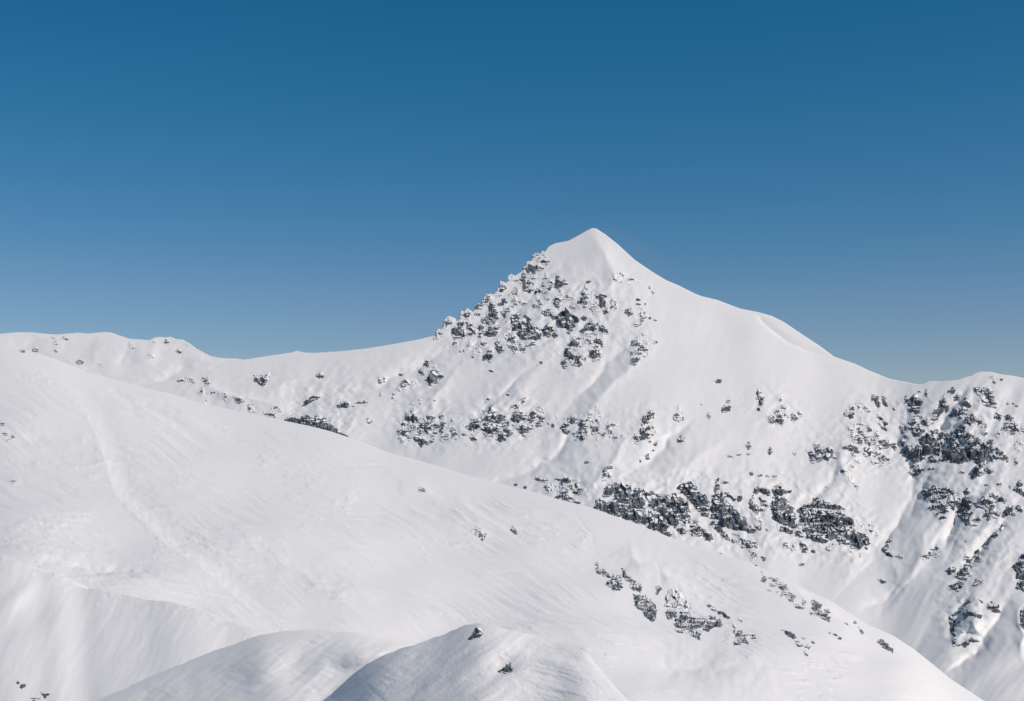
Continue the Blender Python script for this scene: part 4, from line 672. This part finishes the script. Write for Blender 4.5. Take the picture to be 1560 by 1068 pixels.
def Y_slope(u, v):
    u = np.asarray(u, float); v = np.asarray(v, float)
    dv = v - SKY_SS(u)
    D = DRS(u)
    Y = 1 / (1 / D + 9.5e-6 * np.maximum(dv, -20)) + .05 * D * np.exp(-np.clip(dv, -20, 400) / 26.0)
    s = Y / FPX                             # metres per pixel there
    in_ = sstep(3, 40, v - SKY_S(u))
    # broad swells
    r = 1.5 * fbm(u / 300, v / 130, 2, 61) * in_
    # sastrugi drawn out along the wind, down to the right
    a, c = rot(u, v, -60)
    a1, c1 = rot(u, v, -76)
    wobble = 9 * gnoise(u / 90, v / 60, 66)
    band = .25 + .75 * sstep(-.2, .5, fbm(u / 170, v / 110, 3, 67))
    r = r + s * band * in_ * (.95 * fbm((c + wobble) / 13, a / 130, 4, 62, .55) + .6 * fbm((c1 + wobble) / 5, a1 / 70, 3, 63) + .22 * ridged((c + .5 * wobble) / 8, a / 120, 2, 610))
    # raised flakes of wind crust
    fl = fbm((c1 + wobble) / 6, a1 / 42, 3, 64)
    r = r + s * .9 * in_ * sstep(.28, .40, fl) * sstep(.05, .5, fbm(u / 130, v / 80, 3, 68))
    left = sstep(260, 60, u) * sstep(740, 800, v)
    r = r + s * 1.3 * left * sstep(.22, .36, fbm((c1 + wobble) / 7, a1 / 50, 3, 65))
    zone = np.exp(-((dpoly(u, v, [(200, 745), (270, 800), (340, 850), (440, 905)])[0]) / 26) ** 2) + np.exp(-((dpoly(u, v, [(150, 590), (250, 615), (330, 632)])[0]) / 20) ** 2) \
         + .8 * np.exp(-((dpoly(u, v, [(210, 690), (300, 740), (380, 770)])[0]) / 34) ** 2) + .8 * np.exp(-((dpoly(u, v, [(0, 868), (150, 880), (330, 915), (420, 950)])[0]) / 16) ** 2)
    r = r + s * in_ * np.clip(zone, 0, 1) * (.5 * ridged((c + wobble) / 9, a / 110, 2, 611) + .8 * sstep(.15, .32, fbm((c1 + wobble) / 5, a1 / 60, 2, 612)))
    # the long crest that curves down through the slope, with its lee hollow
    crest = [(60, 560), (105, 600), (135, 636), (152, 668), (162, 705), (178, 748), (215, 785), (262, 835), (320, 880), (385, 930), (430, 962)]
    d, sd, f = dpoly(u, v, crest)
    d = d + 3 * fbm(u / 14, v / 14, 2, 60)
    fade = sstep(0, .15, f) * sstep(1, .8, f)
    r = r + fade * np.where(sd > 0, .30 * np.exp(-np.maximum(d, 0) / 60), .30 * np.exp(-(np.maximum(d, 0) / 12) ** 1.2))
    r = r - fade * (sd < 0) * .38 * np.exp(-((d - 20) / 15) ** 2)
    r = r + (sd > 0) * fade * s * .5 * sstep(.05, .35, fbm(u / 10, v / 4, 2, 69)) * np.exp(-np.maximum(d, 0) / 8)
    for pts, w_, am in (([(70, 555), (160, 590), (260, 640), (330, 690)], 16, -.9), ([(0, 655), (60, 650), (130, 664)], 7, -.45),
                        ([(40, 540), (130, 580), (250, 612), (330, 632)], 8, .7), ([(470, 690), (610, 730), (720, 790), (800, 830)], 30, 1.0),
                        ([(640, 760), (690, 782), (722, 806)], 5, .35), ([(866, 765), (885, 795), (902, 815), (908, 850)], 2, -.16),
                        ([(980, 835), (1000, 855), (1006, 885), (1012, 920)], 4, -.16), ([(905, 840), (960, 850), (1050, 905), (1150, 960)], 30, 1.4),
                        ([(930, 960), (1030, 1010), (1150, 1020), (1260, 1010)], 40, -1.0), ([(1150, 868), (1230, 915), (1330, 985)], 14, .7),
                        ([(1240, 985), (1290, 1005), (1325, 1018)], 8, .35), ([(0, 838), (100, 846), (200, 868), (330, 905)], 12, -.7),
                        ([(100, 862), (200, 885), (330, 925)], 5, .3), ([(300, 790), (400, 850), (520, 900), (640, 930)], 20, .5)):
        r = r + stroke(u, v, pts, w_, am)
    # the left part leans away from the sun
    r = r - s * .15 * np.maximum(330 - u, 0) ** 2 / 660 * sstep(0, 170, v - SKY_S(u))
    return Y, r
P, U, V = build_sheet(Y_slope, -140, 1700, 1.6, SKY_S, lambda u: np.interp(u, [-140, 1300, 1720], [1150, 1160, 1290]), 360, 22, 9, 10)
tag(mesh_obj('snow_slope', P.reshape(-1, 3), grid_faces(*P.shape[:2]), M_SNOW_MID), kind='structure')

# ----------------------------------------------------------------- wind bank, lower left
SKY_B = curve([(-140, 836), (-40, 842), (0, 846), (14, 850), (24, 853), (44, 861), (56, 868), (64, 872), (82, 873), (96, 879), (108, 886), (118, 894), (132, 897), (150, 896.5), (170, 902), (200, 908), (225, 914), (262, 917),
    (285, 924), (312, 931), (328, 939), (345, 946), (362, 951), (385, 958), (405, 966), (430, 985), (470, 1030), (560, 1130)])
SKY_BS = smooth_curve(SKY_B, 14)
def Y_bank(u, v):
    u = np.asarray(u, float); v = np.asarray(v, float)
    dv = v - SKY_BS(u)
    Y = 186 - .06 * (u - 100) - .20 * dv
    a, c = rot(u, v, 28)
    r = .08 * fbm((c + 5 * gnoise(u / 30, v / 30, 71)) / 17, a / 90, 3, 72) * sstep(0, 15, dv)
    r = r + .3 * fbm(u / 120, v / 100, 2, 73)
    r = r + nstroke(u, v, [(66, 872), (50, 890), (20, 915), (-30, 935)], 12, .5)
    r = r + nstroke(u, v, [(110, 900), (60, 935), (0, 965), (-40, 980)], 24, -.6)
    r = r + nstroke(u, v, [(118, 896), (104, 930), (60, 990), (30, 1040)], 50, .25)
    # torn crust and drapes just under the lip
    w = np.exp(-np.clip(dv, 0, 200) / 16)
    r = r + w * (.09 * fbm(u / 12, v / 9, 3, 74) + .14 * sstep(.1, .5, fbm(u / 16, v / 6, 3, 75)))
    return Y - r
P, U, V = build_sheet(Y_bank, -140, 560, 1.5, SKY_B, lambda u: 0 * u + 1190, 190, 6, 2.2, 8)
tag(mesh_obj('snow_bank', P.reshape(-1, 3), grid_faces(*P.shape[:2]), M_SNOW_NEAR), kind='structure')

# ----------------------------------------------------------------- rounded drifts in the foreground
SKY_K1 = curve([(-60, 1160), (60, 1110), (160, 1062), (250, 1022), (310, 998), (350, 983), (375, 974.5), (395, 969), (410, 965), (430, 961.5), (465, 959.5), (500, 961.5), (540, 963.5), (565, 968), (590, 974), (615, 979), (640, 985), (700, 1010), (800, 1090), (860, 1150)])
SKY_K1S = smooth_curve(SKY_K1, 10)
G_K1 = smooth_curve(curve([(-60, -60), (250, 0), (330, 30), (400, 75), (520, 155), (560, 185), (620, 205), (700, 225), (860, 300)]), 20)
_k1 = SKY_K1; SKY_K1 = lambda u: _k1(u) + 1.6 * fbm(u / 34, 0 * u + 3.1, 3, 301)
def Y_drift(u, v):
    u = np.asarray(u, float); v = np.asarray(v, float)
    dv = np.maximum(v - SKY_K1S(u), 0)
    Y = 140 - .066 * (1.5 * np.sqrt(dv * 3 + 9) - 4.5 + .70 * dv) 
    g = G_K1(u)
    Y = Y - .066 * .36 * g
    r = nstroke(u, v, [(440, 962), (410, 990), (390, 1020), (380, 1060)], 30, .5)
    r = r + nstroke(u, v, [(500, 968), (460, 1010), (440, 1080)], 26, -.4)
    r = r + nstroke(u, v, [(660, 985), (600, 992), (540, 1003), (500, 1012)], 13, .9)
    r = r + nstroke(u, v, [(610, 1000), (545, 1020), (490, 1060), (460, 1100)], 24, -.7)
    aw, cw = rot(u, v, -72)
    r = r + .028 * sstep(.05, .40, fbm((cw + 6 * gnoise(u / 50, v / 50, 83)) / 8, aw / 46, 3, 82)) * sstep(0, 12, dv) * sstep(-.2, .4, fbm(u / 90, v / 60, 2, 84))
    a, c = rot(u, v, 60)
    r = r + .12 * fbm(c / 18, a / 80, 3, 81) * sstep(0, 20, dv)
    return Y - r
P, U, V = build_sheet(Y_drift, -60, 860, 1.5, SKY_K1, lambda u: 0 * u + 1190, 150, 4, 1.6, 8)
tag(mesh_obj('snow_drift', P.reshape(-1, 3), grid_faces(*P.shape[:2]), M_SNOW_NEAR), kind='structure')

SKY_K2 = curve([(420, 1120), (470, 1085), (505, 1058), (535, 1030), (560, 1010), (580, 1000), (610, 989), (640, 979), (668, 968.5), (690, 960), (712, 952), (728, 948.5), (736, 948.3), (746, 950.5), (762, 955),
    (785, 961), (810, 966), (838, 971), (862, 976), (876, 981), (888, 989), (898, 999), (907, 1010), (917, 1023), (930, 1038), (946, 1056), (965, 1076), (1010, 1122), (1080, 1175)])
SKY_K2S = smooth_curve(SKY_K2, 8)
G_K2 = smooth_curve(curve([(420, 0), (560, 140), (700, 276), (760, 335), (810, 358), (850, 378), (880, 405), (910, 460), (950, 550), (1080, 800)]), 14)
_k2 = SKY_K2; SKY_K2 = lambda u: _k2(u) + 1.6 * fbm(u / 30, 0 * u + 7.7, 3, 302)
def Y_mound(u, v):
    u = np.asarray(u, float); v = np.asarray(v, float)
    dv = np.maximum(v - SKY_K2S(u), 0)
    Y = 112 - .052 * (1.3 * np.sqrt(dv * 3 + 9) - 3.9 + .60 * dv)
    g = G_K2(u + .28 * (v - 950))
    Y = Y - .052 * .43 * g
    r = 0
    r = r + nstroke(u, v, [(800, 985), (770, 1012), (720, 1040), (660, 1075)], 20, -.6)
    r = r + nstroke(u, v, [(690, 962), (640, 985), (600, 1010), (560, 1040), (520, 1090)], 30, .6)
    r = r + nstroke(u, v, [(905, 1030), (850, 1010), (805, 1005)], 14, .2)
    r = r + nstroke(u, v, [(900, 1008), (850, 993), (800, 990), (770, 1005)], 8, -.14)
    aw, cw = rot(u, v, -66)
    r = r + .022 * sstep(.05, .38, fbm((cw + 6 * gnoise(u / 50, v / 50, 95)) / 8, aw / 46, 3, 96)) * sstep(0, 12, dv) * sstep(-.2, .4, fbm(u / 80, v / 60, 2, 97))
    a, c = rot(u, v, -78)
    right = sstep(775, 850, u + .5 * (v - 1000))
    r = r + right * (.05 * fbm(c / 12, a / 50, 3, 91) + .04 * sstep(.1, .4, fbm(c / 13, a / 70, 3, 92)))
    a, c = rot(u, v, 60)
    r = r + (1 - right) * .10 * fbm(c / 18, a / 80, 3, 93) + .012 * fbm(u / 5, v / 4, 3, 94) * sstep(0, 25, dv)
    return Y - r
P, U, V = build_sheet(Y_mound, 420, 1080, 1.5, SKY_K2, lambda u: 0 * u + 1200, 170, 3.4, 1.5, 8)
tag(mesh_obj('snow_mound', P.reshape(-1, 3), grid_faces(*P.shape[:2]), M_SNOW_NEAR), kind='structure')

# valley floor far below, one sheet to the horizon
n = 60
gx, gy = np.meshgrid(np.linspace(-30000, 30000, n), np.linspace(-20000, 40000, n))
gz = -620 + 60 * fbm(gx / 4000, gy / 4000, 3, 99)
tag(mesh_obj('valley_floor', np.stack([gx, gy, gz], -1).reshape(-1, 3), grid_faces(n, n)[:, ::-1], M_SNOW_FAR), kind='structure')

SUN_EL_DEG, SUN_AZ_DEG, SUN_E, SUN_COL = 40, 114, 3.2, (1, .94, .865)
SKY_ALT, SKY_AIR, SKY_DUST, SKY_OZ, SKY_STR, EXPOSURE = 2500, 1.0, 3.0, 1.5, .075, -.05
SKY_SAT, SKY_HUE = 1.4, .493
ROCK_COVER = .68
PLUME = .0006

# ----------------------------------------------------------------- rocks standing out of the snow
# per ground sheet: surface function, metres per photo pixel, outward direction, rock material
def nrm(*a):
    a = np.array(a, float); return a / np.linalg.norm(a)
SHEETS = {'M': (Y_mountain, 1.02, nrm(-.10, -.80, .58), rock_material('far_schist', 6.0, ROCK_COVER)),
          'R': (Y_ridge, 1.37, nrm(0, -.8, .6), None),
          'S': (Y_slope, .17, nrm(.10, -.62, .78), rock_material('near_schist', 1.3, ROCK_COVER + .30)),
          'B': (Y_bank, .078, nrm(0, -.8, .6), rock_material('bank_stone', .5, ROCK_COVER + .25)),
          'K': (Y_mound, .052, nrm(-.3, -.75, .6), None)}
SHEETS['R'] = SHEETS['R'][:3] + (SHEETS['M'][3],)
SHEETS['K'] = SHEETS['K'][:3] + (SHEETS['B'][3],)

def rock_mesh(outline, sheet, bare, seed, apron=None):
    """one block: the ground surface pushed out into cracked, tilted facets, closed at the back"""
    Yf, m, N, mat = SHEETS[sheet]
    r = np.random.default_rng(seed)
    lo, hi = outline.min(0), outline.max(0)
    if apron: lo, hi = lo - 6, hi + 6
    R = max(1.0, min(hi - lo) / 2); Rbig = max(hi - lo) / 2
    stp = float(np.clip(R / 9, .55, .95))
    pad = 4.0
    us = np.arange(lo[0] - pad, hi[0] + pad + stp, stp); vs = np.arange(lo[1] - pad, hi[1] + pad + stp, stp)
    U, V = np.meshgrid(us, vs)
    if apron:                                   # snow-dusted rock that ties the blocks of one outcrop together
        sd = np.max([poly_sd(U, V, o) for o in apron], 0)
        sd = np.minimum(sd, 3) + 2.0 + 3.0 * fbm(U / 10, V / 8, 3, seed % 401)
        R = 6.0
    else:
        sd = poly_sd(U, V, outline)
    en = min(.26 * R, 1.9)
    sd = sd + en * fbm(U / (2.6 + .35 * R), V / (2.2 + .3 * R), 3, seed % 977) + .18 * fbm(U / 1.8, V / 1.8, 2, seed % 533 + 7) + (min(1.05, .16 + .2 * R) + (.45 if lo[0] > 1360 else 0) if sheet in 'MR' else .7)
    ins = np.maximum(sd, 0)
    # bulge, standing out most near the top like a cliff under a snow shelf
    t = (hi[1] - V) / max(hi[1] - lo[1], 1)
    H = min(.30 * R + .35, 5.2) * (.55 if sheet in 'RK' else 1)
    h = H * (1 - np.exp(-ins / (.28 * R + .4))) * (.4 + .6 * sstep(0, .55, t) * (1 - .8 * sstep(.62, 1.0, t)))
    if apron: h = np.minimum(.25 * ins, .5)
    amp = .16 if apron else 1.0
    # facets
    cell = float(np.clip(R / 1.9, 2.6, 8.0))
    npt = int(np.clip((hi[0] - lo[0] + 6) * (hi[1] - lo[1] + 6) / cell ** 2, 4, 260))
    qx = r.uniform(lo[0] - 2, hi[0] + 2, npt); qy = r.uniform(lo[1] - 2, hi[1] + 2, npt)
    wu = U + .8 * fbm(U / 5, V / 5, 2, seed % 331); wv = V + .8 * fbm(U / 5, V / 5, 2, seed % 337 + 3)
    D = ((wu.ravel()[:, None] - qx) * 1.35) ** 2 + ((wv.ravel()[:, None] - qy) * .75) ** 2
    k = D.argmin(1)
    hh = r.uniform(-.32, .32, npt); tx = r.normal(0, .65, npt); ty = r.normal(0, .75, npt)
    fac = (hh[k] + tx[k] * (U.ravel() - qx[k]) / cell + ty[k] * (V.ravel() - qy[k]) / cell).reshape(U.shape)
    sat = 1 - np.exp(-ins / 1.4)
    h = h + sat * fac * cell * .55 * amp
    # tilted strata steps
    w = V + .28 * U + 1.3 * fbm(U / 9, V / 9, 2, seed % 211)
    ph = w / (3.8 + .15 * R); saw = ph - np.floor(ph)
    h = h + sat * .45 * (saw - .5) * (1.0 + .05 * R) * (.5 if apron else 1)
    h = h + sat * .14 * fbm(U / 2.2, V / 2.2, 2, seed % 119)
    h = np.where(sd > 0, np.maximum(h, .1 if apron else .3), sd * 1.2 - .25)
    P = surface(Yf, U, V) + (h * m)[..., None] * N
    nr, nc = U.shape
    F = grid_faces(nr, nc)
    keep = (sd.ravel()[F] > -1.3).any(1) & (sd.ravel()[F] > -2.2).all(1)
    if not keep.any(): return None
    F = F[keep]
    ids = np.unique(F); rm = np.full(nr * nc, -1); rm[ids] = np.arange(len(ids)); F = rm[F]
    A = P.reshape(-1, 3)[ids]
    n = len(A)
    B = A - N * m * (H + 3.0) - np.array([0, 0, 1]) * m * 1.0
    E = np.concatenate([F[:, [0, 1]], F[:, [1, 2]], F[:, [2, 3]], F[:, [3, 0]]])
    key = np.sort(E, 1); kk = key[:, 0].astype(np.int64) * n + key[:, 1]
    uq, ix, ct = np.unique(kk, return_index=True, return_counts=True)
    be = E[ix[ct == 1]]
    walls = np.stack([be[:, 1], be[:, 0], be[:, 0] + n, be[:, 1] + n], -1)
    Fall = np.concatenate([F, F[:, ::-1] + n, walls])
    top = sstep(.80, 1.02, t).ravel()[ids]
    # snow caught along the margins, and in drifts across the block
    br = bare - .18 * top - .22 * np.exp(-np.maximum(sd.ravel()[ids], 0) / .8) + .25 * sstep(.5, .1, t).ravel()[ids] - .16 * np.exp(-((t.ravel()[ids] - .7) / .2) ** 2)
    tn = r.uniform(0, 1, npt)[k][ids]
    return np.concatenate([A, B]), Fall, np.concatenate([br, br]), np.concatenate([tn, tn])

PART = {'cliff': 'buttress', 'rock_outcrop': 'rock_block', 'boulder': 'stone'}
CATS = {'cliff': 'cliff', 'rock_outcrop': 'rock outcrop', 'boulder': 'boulder'}
WHERE = dict(M='far mountain face', R='distant ridge', S='front snow slope', B='lower left bank', K='foreground mound')
KINDS = dict(cliff='cliffs', rock_outcrop='rock outcrops', boulder='boulders')
for li, (crop, sheet, bare, outlines, label, name) in enumerate(ROCKS):
    Yf, m, N, mat = SHEETS[sheet]
    built = []
    for pi, pc in enumerate(outlines):
        q = rock_mesh(pc, sheet, float(bare) - (.24 if sheet == 'R' else .08 if name == 'boulder' and sheet == 'M' else 0), 1000 + li * 37 + pi * 5)
        if q is not None: built.append(q)
    allV = np.concatenate([q[0] for q in built])
    c = allV.mean(0); base = np.array([c[0], c[1], allV[:, 2].min()])
    if sheet == 'M' and name != 'cliff' and len(built) > 2 and sum(np.prod(q.max(0) - q.min(0)) for q in outlines) > 110:
        q = rock_mesh(np.concatenate(outlines), sheet, min(float(bare), .25) - .30, 5000 + li * 11, apron=outlines)
        if q is not None: built.append(q + (1,))
    if len(built) == 1:
        o = mesh_obj(name, built[0][0], built[0][1], mat, smooth=False, loc=base, attr={'bare': built[0][2], 'tone': built[0][3]})
        tag(o, label, CATS[name], KINDS[name] + ' on the ' + WHERE[sheet])
    else:
        e = bpy.data.objects.new(name, None); COL.objects.link(e)
        e.empty_display_size = 2; e.location = [float(x) for x in base]
        tag(e, label, CATS[name], KINDS[name] + ' on the ' + WHERE[sheet])
        for q in built:
            mesh_obj('snowy_ledge' if len(q) > 4 else PART[name], q[0], q[1], mat, smooth=False, parent=e, loc=base, attr={'bare': q[2], 'tone': q[3]})

# ----------------------------------------------------------------- a thin veil of blown snow trailing off the summit ridge
th, ph = np.meshgrid(np.linspace(0, math.pi, 14), np.linspace(0, 2 * math.pi, 25))
cu, cv = 972 + 62 * np.cos(th) , 388 + 46 * np.cos(th)
su = 24 * np.sin(th) * np.cos(ph); sv_ = 24 * np.sin(th) * np.sin(ph)
P = point(cu + .6 * su, cv - .8 * su, 2470 + 60 * np.sin(th) * np.sin(ph)) 
pm = bpy.data.materials.new('blown_snow'); pm.use_nodes = True; pm.node_tree.nodes.clear()
po = pm.node_tree.nodes.new('ShaderNodeOutputMaterial'); pv = pm.node_tree.nodes.new('ShaderNodeVolumePrincipled')
pv.inputs['Density'].default_value = PLUME; pv.inputs['Color'].default_value = (.95, .95, .95, 1)
pm.node_tree.links.new(pv.outputs[0], po.inputs['Volume'])
tag(mesh_obj('snow_plume', P.reshape(-1, 3), grid_faces(25, 14), pm), kind='stuff')

# ----------------------------------------------------------------- camera, light, sky
cam = bpy.data.cameras.new('camera'); cam.lens = FPX / 1560 * 36; cam.sensor_width = 36; cam.sensor_fit = 'HORIZONTAL'
cam.clip_start = .5; cam.clip_end = 90000
co = bpy.data.objects.new('camera', cam); COL.objects.link(co)
co.location = (0, 0, 0); co.rotation_euler = (math.pi / 2 + PITCH, 0, 0)
scene.camera = co

SUN_EL, SUN_AZ = math.radians(SUN_EL_DEG), math.radians(SUN_AZ_DEG)      # azimuth measured from +Y (view) towards +X (right)
to_sun = (math.cos(SUN_EL) * math.sin(SUN_AZ), math.cos(SUN_EL) * math.cos(SUN_AZ), math.sin(SUN_EL))
sun = bpy.data.lights.new('sun', 'SUN'); sun.energy = SUN_E; sun.angle = math.radians(.5); sun.color = SUN_COL
so = bpy.data.objects.new('sun', sun); COL.objects.link(so)
import mathutils
so.rotation_euler = mathutils.Vector(to_sun).to_track_quat('Z', 'Y').to_euler()

w = bpy.data.worlds.new('World'); scene.world = w; w.use_nodes = True
nt = w.node_tree; nt.nodes.clear()
wo = nt.nodes.new('ShaderNodeOutputWorld'); bg = nt.nodes.new('ShaderNodeBackground')
sky = nt.nodes.new('ShaderNodeTexSky'); sky.sky_type = 'NISHITA'; sky.sun_disc = False
sky.sun_elevation = SUN_EL; sky.sun_rotation = SUN_AZ
sky.altitude = SKY_ALT; sky.air_density = SKY_AIR; sky.dust_density = SKY_DUST; sky.ozone_density = SKY_OZ
hs = nt.nodes.new('ShaderNodeHueSaturation'); hs.inputs['Saturation'].default_value = SKY_SAT; hs.inputs['Hue'].default_value = SKY_HUE
nt.links.new(sky.outputs[0], hs.inputs['Color']); 
sep_sky = nt.nodes.new('ShaderNodeSeparateColor'); com_sky = nt.nodes.new('ShaderNodeCombineColor')
nt.links.new(hs.outputs[0], sep_sky.inputs[0])
def wmath(op, a, b):
    n = nt.nodes.new('ShaderNodeMath'); n.operation = op
    for i, x in enumerate((a, b)):
        if isinstance(x, (int, float)): n.inputs[i].default_value = x
        else: nt.links.new(x, n.inputs[i])
    return n.outputs[0]
red = wmath('MINIMUM', wmath('MULTIPLY', wmath('POWER', sep_sky.outputs[0], 1.43), 1.17), wmath('MULTIPLY', sep_sky.outputs[0], 1.35))
nt.links.new(red, com_sky.inputs[0])
nt.links.new(wmath('MULTIPLY', sep_sky.outputs[1], 1.07), com_sky.inputs[1]); nt.links.new(wmath('MULTIPLY', sep_sky.outputs[2], 1.05), com_sky.inputs[2])
nt.links.new(com_sky.outputs[0], bg.inputs[0]); nt.links.new(bg.outputs[0], wo.inputs[0])
bg.inputs[1].default_value = SKY_STR

scene.render.engine = 'CYCLES'
scene.view_settings.view_transform = 'Standard'; scene.view_settings.look = 'None'
scene.view_settings.gamma = 1; scene.view_settings.exposure = EXPOSURE
scene.render.film_transparent = False
